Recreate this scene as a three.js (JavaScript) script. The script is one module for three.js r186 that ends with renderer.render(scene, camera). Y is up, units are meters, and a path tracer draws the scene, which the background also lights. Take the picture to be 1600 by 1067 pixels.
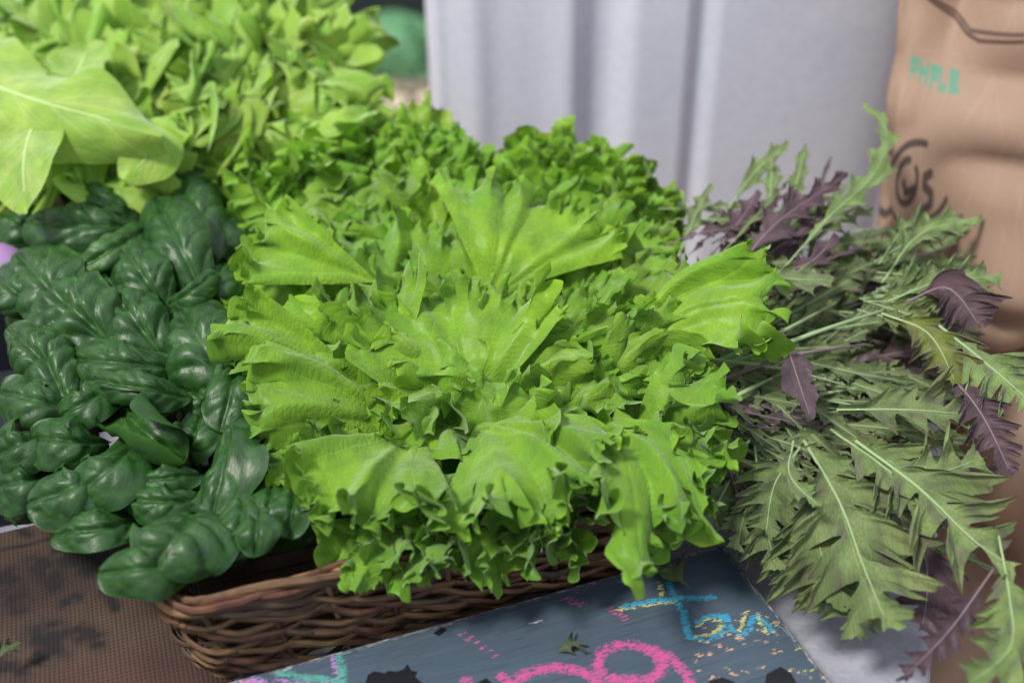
import * as THREE from 'three';
import { mergeGeometries } from 'three/addons/utils/BufferGeometryUtils.js';
import { RoundedBoxGeometry } from 'three/addons/geometries/RoundedBoxGeometry.js';

// ---------------------------------------------------------------- camera, sky, sun, exposure
const scene = new THREE.Scene();
const V = (x, y, z) => new THREE.Vector3(x, y, z);
const PITCH = 33 * Math.PI / 180, EYE = 0.85;                 // the eye stands 0.85 m above the table top (y = 0)
const camera = new THREE.PerspectiveCamera(30, 1024 / 682, 0.05, 60);
camera.position.set(0, EYE, 0);
camera.lookAt(0, EYE - Math.sin(PITCH), -Math.cos(PITCH));
camera.focus = 1.15;
camera.userData.fStop = 2.1;
scene.add(camera);
camera.updateMatrixWorld(true);

{ // an even overcast sky, brighter towards the zenith
  const w = 64, h = 32, d = new Float32Array(w * h * 4);
  for (let j = 0; j < h; j++) {
    const el = Math.max(0, Math.sin(((j + 0.5) / h - 0.5) * Math.PI)), l = 0.20 + 0.19 * el;
    for (let i = 0; i < w; i++) d.set([l * 0.95, l * 1.0, l * 1.09, 1], (j * w + i) * 4);
  }
  const t = new THREE.DataTexture(d, w, h, THREE.RGBAFormat, THREE.FloatType);
  t.mapping = THREE.EquirectangularReflectionMapping; t.magFilter = THREE.LinearFilter; t.needsUpdate = true;
  scene.background = t; scene.environment = t;
}
const sun = new THREE.DirectionalLight(0xfffaf0, 1.5);
sun.position.set(-2.3, 4.2, 0.5); sun.target.position.set(0, 0, -1);
sun.castShadow = true; sun.shadow.radius = 22; sun.shadow.mapSize.set(2048, 2048);
Object.assign(sun.shadow.camera, { left: -2, right: 2, top: 2, bottom: -2, near: 0.5, far: 12 });
scene.add(sun, sun.target);

const renderer = new THREE.WebGLRenderer({ antialias: true });
renderer.setSize(1024, 682);
renderer.toneMapping = THREE.LinearToneMapping;
renderer.toneMappingExposure = 2.65;
renderer.shadowMap.enabled = true;

// ---------------------------------------------------------------- helpers
function rng(seed) { let a = seed >>> 0; return () => { a = (a + 0x6D2B79F5) | 0; let t = Math.imul(a ^ (a >>> 15), 1 | a); t = (t + Math.imul(t ^ (t >>> 7), 61 | t)) ^ t; return ((t ^ (t >>> 14)) >>> 0) / 4294967296; }; }
const hash = (i, j, k) => { let h = Math.imul(i, 374761393) ^ Math.imul(j, 668265263) ^ Math.imul(k, 2147483647 - 1640531527); h = Math.imul(h ^ (h >>> 13), 1274126177); return ((h ^ (h >>> 16)) >>> 0) / 4294967296; };
const fade = t => t * t * (3 - 2 * t), mix = (a, b, t) => a + (b - a) * t, clamp = (x, a = 0, b = 1) => Math.min(b, Math.max(a, x));
const sstep = (a, b, x) => fade(clamp((x - a) / (b - a)));
function noise(x, y, s = 0) { // value noise, -1..1
  const i = Math.floor(x), j = Math.floor(y), u = fade(x - i), v = fade(y - j);
  return 2 * mix(mix(hash(i, j, s), hash(i + 1, j, s), u), mix(hash(i, j + 1, s), hash(i + 1, j + 1, s), u), v) - 1;
}
const fbm = (x, y, s, n = 4) => { let a = 0, f = 0.5; for (let k = 0; k < n; k++) { a += f * noise(x, y, s + k); x *= 2.03; y *= 2.03; f *= 0.5; } return a; };
const F_PX = 533.5 / Math.tan(15 * Math.PI / 180);
const inv = camera.matrixWorld;
const ray = (px, py) => V((px - 800) / F_PX, -(py - 533.5) / F_PX, -1);
const at = (px, py, d) => ray(px, py).multiplyScalar(d).applyMatrix4(inv);          // a photo pixel at a depth measured along the lens axis
function onPlane(px, py, p0, n) { const d = ray(px, py).transformDirection(inv), o = V(0, EYE, 0); return o.clone().addScaledVector(d, p0.clone().sub(o).dot(n) / d.dot(n)); }
const facing = n => V(...n).transformDirection(inv);                                 // right, up, towards the viewer
const table = pts => x => { for (let k = 1; k < pts.length; k++) if (x <= pts[k][0] || k === pts.length - 1) { const [a, b] = [pts[k - 1], pts[k]]; return mix(a[1], b[1], clamp((x - a[0]) / (b[0] - a[0]), -0.3, 1.3)); } };
const names = {};
const numbered = n => { const k = names[n] = (names[n] ?? -1) + 1; return k ? `${n}_${String(k).padStart(3, '0')}` : n; };
function shade(o) { o.castShadow = true; o.receiveShadow = true; return o; }
function part(name, geo, mat, parent, label) { const m = shade(new THREE.Mesh(geo, mat)); m.name = name; parent.add(m); if (label) m.userData.label = label; return m; }
function thing(name, label, category, pos = V(0, 0, 0), group) {
  const g = new THREE.Group(); g.name = numbered(name); g.position.copy(pos); g.userData = { label, category }; if (group) g.userData.group = group;
  scene.add(g); g.updateMatrixWorld(true); return g;
}
function solo(name, geo, mat, label, category, group) { const m = shade(new THREE.Mesh(geo, mat)); m.name = numbered(name); m.userData = { label, category }; if (group) m.userData.group = group; scene.add(m); return m; }
function structure(name, geo, mat) { const m = shade(new THREE.Mesh(geo, mat)); m.name = name; m.userData = { kind: 'structure' }; scene.add(m); return m; }
function grid(nu, nv, fn) { // fn(u, v) -> [x, y, z, tu, tv, r, g, b]
  const P = new Float32Array((nu + 1) * (nv + 1) * 3), T = new Float32Array((nu + 1) * (nv + 1) * 2), C = new Float32Array((nu + 1) * (nv + 1) * 3), I = [];
  let n = 0, coloured = false;
  for (let j = 0; j <= nv; j++) for (let i = 0; i <= nu; i++, n++) {
    const a = fn(i / nu, j / nv); P.set(a.slice(0, 3), n * 3); T.set(a.slice(3, 5), n * 2);
    if (a.length > 5) { coloured = true; C.set(a.slice(5, 8), n * 3); }
    if (i < nu && j < nv) I.push(n, n + 1, n + nu + 2, n, n + nu + 2, n + nu + 1);
  }
  const g = new THREE.BufferGeometry();
  g.setAttribute('position', new THREE.BufferAttribute(P, 3)); g.setAttribute('uv', new THREE.BufferAttribute(T, 2));
  if (coloured) g.setAttribute('color', new THREE.BufferAttribute(C, 3));
  g.setIndex(I); g.computeVertexNormals(); return g;
}
function tube(pts, r0, r1, seg = 24, rad = 6, flat = 1) {
  const c = new THREE.CatmullRomCurve3(pts, false, 'centripetal'), fr = c.computeFrenetFrames(seg, false), L = c.getLength();
  return grid(rad, seg, (u, v) => {
    const k = Math.round(v * seg), p = c.getPointAt(v), r = mix(r0, r1, v), a = u * Math.PI * 2;
    p.addScaledVector(fr.normals[k], Math.cos(a) * r).addScaledVector(fr.binormals[k], Math.sin(a) * r * flat);
    return [p.x, p.y, p.z, u * 0.02, v * L];
  });
}
// A leaf blade is laid out flat (x across, y along, z up) and then bent along a spine through the place.
class Spine {
  constructor(pts, n0, n1, origin) {
    this.c = new THREE.CatmullRomCurve3(pts.map(p => p.clone().sub(origin)), false, 'centripetal'); this.L = this.c.getLength();
    this.n0 = n0.clone().normalize(); this.n1 = n1.clone().normalize(); this.fr = [];
    for (let k = 0; k <= 48; k++) {
      const t = this.c.getTangentAt(k / 48), n = this.n0.clone().lerp(this.n1, k / 48); n.addScaledVector(t, -n.dot(t)).normalize();
      this.fr.push([this.c.getPointAt(k / 48), t, n, t.clone().cross(n)]);
    }
  }
  put(x, y, z, cup) {
    const f = y / this.L * 48, k = clamp(Math.floor(f), 0, 47), A = this.fr[k], B = this.fr[k + 1], w = clamp(f - k), over = (f < 0 ? f : f > 48 ? f - 48 : 0) * this.L / 48;
    let xx = x, zz = z;
    if (cup) { xx = Math.sin(x * cup) * (1 / cup - z); zz = (1 - Math.cos(x * cup)) / cup + z * Math.cos(x * cup); }
    const g = (m, c) => A[m][c] + (B[m][c] - A[m][c]) * w;
    return { x: g(0, 'x') + g(1, 'x') * over + g(3, 'x') * xx + g(2, 'x') * zz, y: g(0, 'y') + g(1, 'y') * over + g(3, 'y') * xx + g(2, 'y') * zz, z: g(0, 'z') + g(1, 'z') * over + g(3, 'z') * xx + g(2, 'z') * zz };
  }
}
const tri = x => 1 - Math.abs(2 * (x - Math.floor(x)) - 1);

// frilled fan-shaped leaf: smooth sides, ruffled and toothed outer margin
function fanLeaf(sp, o) {
  const { half, seed } = o, L = sp.L, fr = o.frill ?? 1, fine = o.fine ?? 1, cols = o.cols ?? 380, rows = o.rows ?? 38, side = o.side ?? 0.86, cup = o.cup ?? 0, lobes = o.lobes ?? 0.055, teeth = o.teeth ?? 1, S = seed * 17, TAU = Math.PI * 2;
  const H = half * Math.PI / 180, kk = 1 / Math.max(0.04, L), bmax = o.curl ?? 1.05, bl = Math.min(o.bandLen ?? 0.032, L * 0.45), b0 = o.band ?? 1 - bl / L, off = (seed * 0.377) % 7, tn = o.tone ?? [1, 1, 1];
  const C = []; // what depends on the place along the margin alone
  for (let i = 0; i <= cols; i++) {
    const q = i / cols * 2 - 1, th = q * H, arc = th * L + off, sf = 0.3 + 0.7 * sstep(1.02, 0.86, Math.abs(q));
    const p1 = arc * TAU / 0.07 + 2.2 * noise(arc * 18, 7, S + 6), pm = arc * TAU / (o.wl ?? 0.036) + 2.2 * noise(arc * 22, 15, S + 14), p2 = arc * TAU / 0.0145 + 2.4 * noise(arc * 48, 11, S + 7), p3 = arc * TAU / 0.0066 + 2.2 * noise(arc * 105, 13, S + 8);
    const be = (bmax * (noise(arc * 34, 17, S + 10) + 0.5 * noise(arc * 80, 19, S + 11)) + (o.lean ?? 0)) * sf;
    C.push({ th, arc, sf, sn: Math.sin(th), cs: Math.cos(th), R: L * 1.0 * mix(1, side, Math.pow(Math.abs(q), 2.2)) * (1 + lobes * noise(arc * 34, 0, S + 1) + lobes * 0.6 * noise(arc * 85, 5, S + 2)), be: Math.abs(be) < 0.05 ? 0.05 : be,
      w1: 0.010 * (o.wave ?? 1) * Math.sin(p1), Am: 0.0105 * fr * sf * (0.4 + 0.9 * Math.abs(noise(arc * 24, 4, S + 9))), A2: fine * 0.0084 * fr * sf * (0.4 + 1.0 * Math.abs(noise(arc * 52, 4, S + 19))), A3: fine * 0.0034 * fr * sf * (0.4 + 1.0 * Math.abs(noise(arc * 90, 6, S + 12))),
      sm: Math.sin(pm), cm: Math.cos(pm), s2: Math.sin(p2), c2: Math.cos(p2), s3: Math.sin(p3), c3: Math.cos(p3),
      tooth: teeth * sf * (0.0048 * Math.pow(tri(arc / 0.0047 + 1.1 * noise(arc * 100, 1, S + 3)), 1.4) * (0.35 + Math.abs(noise(arc * 160, 2, S + 4)))) });
  }
  return grid(cols, rows, (u, v) => {
    const c = C[Math.round(u * cols)], rho = 1 - Math.pow(1 - v, 1.9), R = c.R, em = sstep(b0 - 0.04, 1, rho), e2 = sstep(1 - 0.015 / L, 1, rho), e3 = sstep(1 - 0.008 / L, 1, rho), eT = sstep(1 - 0.0055 / L, 1, rho);
    const Am = c.Am * em, A2 = c.A2 * e2, A3 = c.A3 * e3, tooth = c.tooth * eT;
    // the outer band bends forward or back; on it the margin winds in and out in loops of three sizes
    const d = clamp((rho - b0) / (1 - b0)), band = (1 - b0) * R, bb = c.be, ca = Math.cos(bb * d), sa = Math.sin(bb * d);
    const out = tooth + Am * 0.2 * c.cm + A2 * 0.5 * c.c2 + A3 * 0.5 * c.c3, lift = Am * c.sm + A2 * c.s2 + A3 * c.s3;
    const r = Math.min(rho, b0) * R + band * sa / bb + out * ca - lift * sa;
    let z = band * (1 - ca) / bb + out * sa + lift * ca + c.w1 * rho * rho;
    const tx = Am * 1.1 * c.sm * c.cm + A2 * 1.1 * c.s2 * c.c2 + A3 * 0.9 * c.s3 * c.c3, x = r * c.sn + tx * c.cs, y = r * c.cs - tx * c.sn;
    z += 0.004 * fbm(x * 38, y * 38, S + 20, 3) * sstep(0.08, 0.4, rho);
    const rib = Math.exp(-Math.pow(x / (0.0016 + 0.0022 * (1 - rho)), 2)) * (1 - rho * 0.8) * 0.0018;
    const p = sp.put(x, y, z - rib + (o.bowl ?? 0) * (x * x + 0.4 * (y - L * 0.4) ** 2) * kk, cup);
    const n = 1 + 0.1 * noise(x * 40, y * 40, S + 30) + 0.06 * noise(x * 130, y * 130, S + 31), ye = 0.24 * sstep(0.975, 1, rho), pale = 0.5 * sstep(0.4, 0.02, rho) * (o.pale ?? 0.4);
    return [p.x, p.y, p.z, 0.5 + rho * c.sn * 0.45, 0.03 + (rho * c.cs + 0.15) * 0.8, n * tn[0] * (1 + ye + pale), n * tn[1] * (1 + ye * 0.55 + pale * 0.6), n * tn[2] * (1 + ye * 0.5 + pale)];
  });
}
// spoon-shaped leaf with quilting between the veins
function spoonLeaf(sp, W, o) {
  const S = o.seed * 13, L = sp.L, t0 = o.tone ?? [1, 1, 1];
  return grid(44, 56, (u, v) => {
    const s = u * 2 - 1, t = v;
    let w = W * Math.pow(Math.max(0, 1 - Math.pow(Math.abs(2 * Math.pow(t, 1.12) - 1), 2.3)), 0.5) * (1 + 0.07 * noise(t * 5, s > 0 ? 1 : 9, S));
    if (t < 0.08) w = Math.max(w, W * 0.06);
    const x = s * w, a = Math.abs(s), q = t * 5 - a * 1.2 + 0.5 * noise(t * 3, s > 0 ? 2 : 8, S + 1);
    const quilt = Math.pow(Math.abs(Math.sin(q * Math.PI)), 0.55) * (1 - a * a * 0.8) * sstep(0.03, 0.22, a) * Math.sin(Math.PI * clamp(t, 0.05, 0.98));
    let z = 0.0034 * quilt * (o.quilt ?? 1) * (W / 0.03) + 0.0042 * fbm(x * 48, t * L * 48, S + 3, 3) * (o.quilt ?? 1) - 0.0024 * Math.exp(-Math.pow(x / 0.0022, 2));
    z += (o.rim ?? 0) * Math.pow(a, 6) * 0.012 * (0.6 + 0.6 * noise(t * 6, s > 0 ? 4 : 5, S + 6)) + 0.005 * Math.pow(a, 3) * noise(t * 4.2, s > 0 ? 7 : 3, S + 7);
    const p = sp.put(x, t * L, z, -(o.dome ?? 22) * 1.2);
    const n = 1 + 0.12 * noise(x * 70, t * L * 70, S + 9), e = 0.35 * sstep(0.965, 1, a);
    return [p.x, p.y, p.z, u, v, n * t0[0] * (1 + e), n * t0[1] * (1 + e), n * t0[2] * (1 + e * 0.4)];
  });
}
// deeply lobed leaf; lobes lean forward along the midrib
function lobedLeaf(sp, W, o) {
  const S = o.seed * 11, L = sp.L, nl = o.lobes ?? 5, lean = o.lean ?? 0.6, lo = o.sinus ?? 0.22, tAmp = o.teeth ?? 0.6, from = o.from ?? 0.16, t0 = o.tone ?? [1, 1, 1], round = o.round ?? 1.5;
  const width = (t, k) => {
    const e = sstep(from - 0.06, from + 0.34, t) * Math.pow(clamp((1.015 - t) / 0.42), 0.62), f = t * nl * (1 + 0.15 * t) + k * 0.37 + 0.35 * noise(t * 4, k, S + 1), c = f - Math.floor(f), amp = 0.72 + 0.4 * hash(Math.floor(f), k, S + 2);
    const l = Math.pow(Math.max(0, Math.sin(Math.PI * c)), round) * amp, th = tAmp * (tri(f * 3.1 + 0.3 * k) - 0.35) * sstep(0.15, 0.45, c) * sstep(1, 0.75, c) + tAmp * 0.4 * (tri(f * 7.3) - 0.5);
    return W * Math.max(0.035, e * (mix(lo, 1, l) + th * l));
  };
  return grid(o.across ?? 14, o.cols ?? 200, (u, v) => {
    const s = u * 2 - 1, t = v, k = s > 0 ? 1 : 0, w = width(t, k), a = Math.abs(s), f = t * nl * (1 + 0.15 * t) + k * 0.37 + 0.35 * noise(t * 4, k, S + 1);
    const x = s * w, y = t * L * 0.93 + lean * a * a * w;
    let z = (o.twist ?? 0.32) * a * w * Math.sin(2 * Math.PI * f) + (o.wave ?? 0.2) * W * a * a * noise(t * 4.5, k * 5, S + 4) + 0.0012 * Math.min(1, a * 3) * fbm(x * 90, y * 90, S + 5, 2);
    const p = sp.put(x, y, z, o.cup ?? 0), n = 1 + 0.14 * noise(x * 60, y * 60, S + 7), tip = (o.tip ?? 0) * sstep(0.55, 1, a * (w / W) + t * 0.25 + 0.2 * noise(x * 80, y * 80, S + 8)), c = o.tipTone ?? [0.9, 0.6, 0.8];
    return [p.x, p.y, p.z, 0.5 + x / (2.4 * W), t, n * mix(t0[0], c[0], tip), n * mix(t0[1], c[1], tip), n * mix(t0[2], c[2], tip)];
  });
}
function midrib(sp, r, from = -0.2, to = 0.95, z = 0.1) {
  return grid(6, 30, (u, v) => { const t = mix(from, to, v), rr = mix(r, r * 0.2, v) * 0.55, a = u * Math.PI * 2, p = sp.put(Math.cos(a) * rr, t * sp.L * 0.93, Math.sin(a) * rr * 0.8 + z * rr, 0); return [p.x, p.y, p.z, u, v]; });
}

// ---------------------------------------------------------------- textures
function tex(n, fn, { srgb = true, repeat } = {}) {
  const d = new Uint8Array(n * n * 4);
  for (let j = 0; j < n; j++) for (let i = 0; i < n; i++) { const c = fn(i, j, i / n, j / n), k = (j * n + i) * 4; d[k] = clamp(c[0]) * 255; d[k + 1] = clamp(c[1]) * 255; d[k + 2] = clamp(c[2]) * 255; d[k + 3] = 255; }
  const t = new THREE.DataTexture(d, n, n, THREE.RGBAFormat); t.magFilter = t.minFilter = THREE.LinearFilter; t.wrapS = t.wrapT = THREE.RepeatWrapping; if (srgb) t.colorSpace = THREE.SRGBColorSpace; if (repeat) t.repeat.set(...repeat); t.needsUpdate = true; return t;
}
function stroke(buf, n, x0, y0, x1, y1, w, val) { // soft line, maximum blend, unit coordinates
  const len = Math.hypot(x1 - x0, y1 - y0) * n, W = Math.max(0.6, w * n), pad = W * 2 + 2;
  const X0 = Math.max(0, Math.floor(Math.min(x0, x1) * n - pad)), X1 = Math.min(n - 1, Math.ceil(Math.max(x0, x1) * n + pad)), Y0 = Math.max(0, Math.floor(Math.min(y0, y1) * n - pad)), Y1 = Math.min(n - 1, Math.ceil(Math.max(y0, y1) * n + pad));
  const dx = (x1 - x0) * n / (len || 1), dy = (y1 - y0) * n / (len || 1);
  for (let j = Y0; j <= Y1; j++) for (let i = X0; i <= X1; i++) { const ax = i - x0 * n, ay = j - y0 * n, l = clamp(ax * dx + ay * dy, 0, len), d = Math.hypot(ax - dx * l, ay - dy * l) / W; if (d < 2) { const k = j * n + i; buf[k] = Math.max(buf[k], val * Math.exp(-d * d)); } }
}
function veins(n, starts, r, depthMax = 3) {
  const buf = new Float32Array(n * n);
  const grow = (x, y, a, len, w, val, depth) => {
    const step = 0.016; let side = r() < 0.5 ? 1 : -1, next = 0.03 + r() * 0.04;
    for (let s = 0; s < len; s += step) {
      a += (r() - 0.5) * 0.11; const x1 = x + Math.sin(a) * step, y1 = y + Math.cos(a) * step, ww = w * (1 - 0.75 * s / len);
      stroke(buf, n, x, y, x1, y1, ww, val); x = x1; y = y1; next -= step;
      if (next < 0 && depth < depthMax && s > 0.04) { grow(x, y, a + side * (0.45 + 0.4 * r()), (len - s) * (0.45 + 0.3 * r()), ww * 0.55, val * 0.78, depth + 1); side = -side; next = (0.035 + r() * 0.04) * (depth ? 1 : 1.2); }
    }
  };
  for (const [x, y, a, l, w, v] of starts) grow(x, y, a, l, w, v, 0);
  return buf;
}
function cells(n, m, seed) { // distance to the border between cells, 0 on it
  const buf = new Float32Array(n * n);
  for (let j = 0; j < n; j++) for (let i = 0; i < n; i++) {
    const x = i / n * m, y = j / n * m, X = Math.floor(x), Y = Math.floor(y); let a = 9, b = 9;
    for (let dy = -1; dy <= 1; dy++) for (let dx = -1; dx <= 1; dx++) { const cx = X + dx, cy = Y + dy, wx = (cx + m) % m, wy = (cy + m) % m, d = Math.hypot(cx + hash(wx, wy, seed) - x, cy + hash(wx, wy, seed + 1) - y); if (d < a) { b = a; a = d; } else if (d < b) b = d; }
    buf[j * n + i] = clamp((b - a) * 1.6);
  }
  return buf;
}
const TN = 1024;
function leafTextures(starts, seed, colour, m, spots = 0) {
  const r = rng(seed), v = veins(TN, starts, r), c = cells(TN, m, seed), c2 = cells(TN, m * 3, seed + 5), sp = [];
  for (let k = 0; k < spots; k++) sp.push([r(), r(), 0.0015 + r() * r() * 0.006]);
  const spotBuf = new Float32Array(TN * TN); for (const [x, y, w] of sp) stroke(spotBuf, TN, x, y, x + 0.002, y + 0.001, w, 0.9);
  const map = tex(TN, (i, j, x, y) => { const k = j * TN + i, n1 = fbm(x * 9, y * 9, seed, 4), n2 = noise(x * 300, y * 300, seed + 3); return colour(v[k], c[k], c2[k], n1, n2, spotBuf[k]); });
  const bump = tex(TN, (i, j, x, y) => { const k = j * TN + i, h = 0.45 + 0.3 * Math.sqrt(c[k]) + 0.1 * Math.sqrt(c2[k]) - 0.26 * v[k] + 0.1 * fbm(x * 40, y * 40, seed + 9, 3); return [h, h, h]; }, { srgb: false });
  return { map, bumpMap: bump };
}
const rgb = (a, b, t) => [mix(a[0], b[0], t), mix(a[1], b[1], t), mix(a[2], b[2], t)], c255 = (r, g, b) => [r / 255, g / 255, b / 255];
const fanStarts = []; for (let k = -4; k <= 4; k++) fanStarts.push([0.5 + k * 0.003, 0.14, k * 0.24, 0.72 - Math.abs(k) * 0.03, k === 0 ? 0.0075 : 0.0042, k === 0 ? 1 : 0.85]);
const pinStarts = (n, ang, w0) => { const a = [[0.5, 0, 0, 1, w0, 1]]; for (let k = 1; k < n; k++) for (const s of [-1, 1]) a.push([0.5, k / n * 0.95 + (s > 0 ? 0.02 : 0), s * ang, 0.5 - 0.2 * Math.abs(k / n - 0.4), w0 * 0.45, 0.7]); return a; };
const T_frill = leafTextures(fanStarts, 5, (v, c, c2, n1, n2, s) => { let k = rgb(c255(131, 175, 14), c255(99, 148, 8), 0.5 + n1); k = rgb(k, c255(160, 194, 60), v * 0.34); k = rgb(k, c255(84, 130, 10), (1 - Math.sqrt(c)) * 0.18 + (1 - c2) * 0.05); k = rgb(k, c255(60, 48, 22), s * 0.8); return k.map(x => x * (1 + n2 * 0.03)); }, 34, 16);
const T_oak = leafTextures(pinStarts(6, 0.8, 0.013), 8, (v, c, c2, n1, n2) => { let k = rgb(c255(158, 194, 70), c255(128, 174, 46), 0.5 + n1); k = rgb(k, c255(190, 210, 134), v * 0.6); return k; }, 14);
const T_spoon = leafTextures(pinStarts(7, 0.85, 0.009), 11, (v, c, c2, n1, n2, s) => { let k = rgb(c255(42, 81, 30), c255(27, 61, 25), 0.5 + n1); k = rgb(k, c255(104, 146, 88), v * 0.42); k = rgb(k, c255(52, 102, 50), (c - 0.5) * 0.2); k = rgb(k, c255(120, 130, 70), s * 0.4); return k; }, 22, 10);
const T_mizuna = leafTextures(pinStarts(7, 0.75, 0.008), 14, (v, c, c2, n1, n2) => { let k = rgb(c255(116, 136, 76), c255(84, 106, 54), 0.5 + n1); k = rgb(k, c255(72, 60, 62), (1 - sstep(0, 0.2, c)) * 0.45); k = rgb(k, c255(88, 74, 78), clamp(n1 * 1.6 - 0.1) * 0.6); k = rgb(k, c255(150, 178, 120), clamp(v - 0.35) * 0.9); return k; }, 36);
const T_purple = leafTextures(pinStarts(7, 0.75, 0.008), 17, (v, c, c2, n1, n2) => { let k = rgb(c255(84, 64, 72), c255(62, 46, 55), 0.5 + n1); k = rgb(k, c255(60, 40, 50), (1 - sstep(0, 0.2, c)) * 0.5); k = rgb(k, c255(148, 120, 120), clamp(v - 0.3) * 0.7); return k; }, 20);
const leafMat = (t, o) => new THREE.MeshPhysicalMaterial({ ...t, vertexColors: true, side: THREE.DoubleSide, roughness: 1, ...o });
const M = {
  frill: leafMat(T_frill, { transmission: 0.3, thickness: 0, clearcoat: 0.34, clearcoatRoughness: 0.38, bumpScale: 0.0016 }),
  oak: leafMat(T_oak, { transmission: 0.36, thickness: 0, clearcoat: 0.4, clearcoatRoughness: 0.4, bumpScale: 0.0016 }),
  spoon: leafMat(T_spoon, { roughness: 0.42, bumpScale: 0.0003 }),
  mizuna: leafMat(T_mizuna, { transmission: 0.2, thickness: 0, clearcoat: 0.25, clearcoatRoughness: 0.5, bumpScale: 0.0012 }),
  purple: leafMat(T_purple, { transmission: 0.12, thickness: 0, clearcoat: 0.3, clearcoatRoughness: 0.45, bumpScale: 0.0012 }),
  stem: new THREE.MeshPhysicalMaterial({ color: 0x8ba276, roughness: 0.55, clearcoat: 0.2 }),
  stemPurple: new THREE.MeshPhysicalMaterial({ color: 0x7d6a70, roughness: 0.55 }),
  stemPale: new THREE.MeshPhysicalMaterial({ color: 0xbfd39a, roughness: 0.5 }),
};
console.log('textures done');

// ---------------------------------------------------------------- the setting: ground, table, what stands behind
const GROUND = -0.75;
{
  const map = tex(512, (i, j, x, y) => { const n = fbm(x * 24, y * 24, 40, 5), s = noise(x * 170, y * 170, 44); let k = rgb(c255(112, 92, 84), c255(150, 128, 116), 0.5 + n); if (s > 0.62) k = rgb(k, c255(206, 188, 168), 0.6); if (s < -0.6) k = rgb(k, c255(62, 48, 42), 0.5); return k; }, { repeat: [14, 14] });
  const g = grid(90, 90, (u, v) => { const x = (u - 0.5) * 24, z = -3 + (v - 0.5) * -24; return [x, GROUND + 0.02 * fbm(x * 2.2, z * 2.2, 50, 3) - 0.01, z, u, v]; });
  structure('ground', g, new THREE.MeshStandardMaterial({ map, roughness: 1, side: THREE.DoubleSide }));
  const r = rng(71), pm = new THREE.MeshStandardMaterial({ color: 0xcabda8, roughness: 0.9 });
  for (const [px, py, s] of [[598, 146, 0.05], [646, 138, 0.055], [622, 165, 0.04], [668, 158, 0.035], [580, 170, 0.045]]) {
    const p = onPlane(px, py, V(0, GROUND, 0), V(0, 1, 0)), ge = new THREE.IcosahedronGeometry(s, 2), a = ge.attributes.position;
    for (let k = 0; k < a.count; k++) { const f = 1 + 0.2 * noise(a.getX(k) * 30, a.getY(k) * 30 + a.getZ(k) * 20, px); a.setXYZ(k, a.getX(k) * f, a.getY(k) * f * 0.55, a.getZ(k) * f); }
    ge.computeVertexNormals(); const m = solo('pebble', ge, pm, 'pale stone lying on the brown soil beside the grey bin', 'stone', 'pale stones on the soil'); m.position.copy(p).setY(GROUND + s * 0.3); m.rotation.y = r() * 6;
  }
}
function roundedLoft(profile, levels, capTop = false) { // profile(u) -> [x, z] unit outline; levels: [y, sx, sz, ox, oz]
  const nu = 240;
  return grid(nu, levels.length - 1, (u, v) => { const l = levels[Math.round(v * (levels.length - 1))], [x, z] = profile(u === 1 ? 0 : u); return [x * l[1] + (l[3] ?? 0), l[0], z * l[2] + (l[4] ?? 0), u * 2.2, l[0]]; });
}
const superRect = (u, e) => { const a = u * Math.PI * 2 + 0.003, c = Math.cos(a), s = Math.sin(a), k = Math.pow(Math.pow(Math.abs(c), e) + Math.pow(Math.abs(s), e), -1 / e); return [c * k, s * k]; };
{ // grey bin: ribbed tapering walls
  const z0 = -1.72, xl = at(664, 90, 1.95).x, xr = at(1408, 90, 1.95).x, cx = (xl + xr) / 2, hw = (xr - xl) / 2;
  const g = thing('grey_bin', 'tall grey plastic bin with vertical ribs standing behind the greens', 'bin', V(cx, GROUND, z0 - 0.22));
  const fine = tex(512, (i, j, x, y) => { const n = 0.5 + 0.5 * fbm(x * 14, y * 3, 60, 4), s = noise(x * 190, y * 190, 62) * 0.02; return rgb(c255(206, 210, 226), c255(219, 220, 234), n).map(v => v + s); });
  const mat = new THREE.MeshPhysicalMaterial({ map: fine, roughness: 0.5, side: THREE.DoubleSide });
  const rib = x => { let d = 0; for (const [c, w, h] of [[-0.34, 0.07, 0.026], [0.08, 0.03, 0.010], [-0.7, 0.14, 0.018], [-0.9, 0.05, 0.012]]) { d += h * sstep(c - w, c, x) * sstep(c + w * 2.6, c + w, x); } return d; };
  const prof = u => { const [x, z] = superRect(u, 6); return z > 0.6 ? [x, z - rib(x) / 0.22] : [x, z]; };
  const lv = []; for (let k = 0; k <= 24; k++) { const y = k / 24 * 1.22, s = mix(0.93, 1, k / 24); lv.push([y + 0.01, hw * s, 0.22 * s]); }
  part('wall', roundedLoft(prof, lv), mat, g);
  const rim = []; for (const [y, s] of [[1.2, 1.01], [1.2, 1.06], [1.25, 1.065], [1.26, 1.05], [1.25, 0.99], [1.21, 0.985]]) rim.push([y, hw * s, 0.22 * s]);
  part('rim', roundedLoft(u => superRect(u, 9), rim), mat, g);
  part('base', new RoundedBoxGeometry(hw * 1.8, 0.02, 0.39, 2, 0.008).translate(0, 0.012, 0), mat, g);
}
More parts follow.
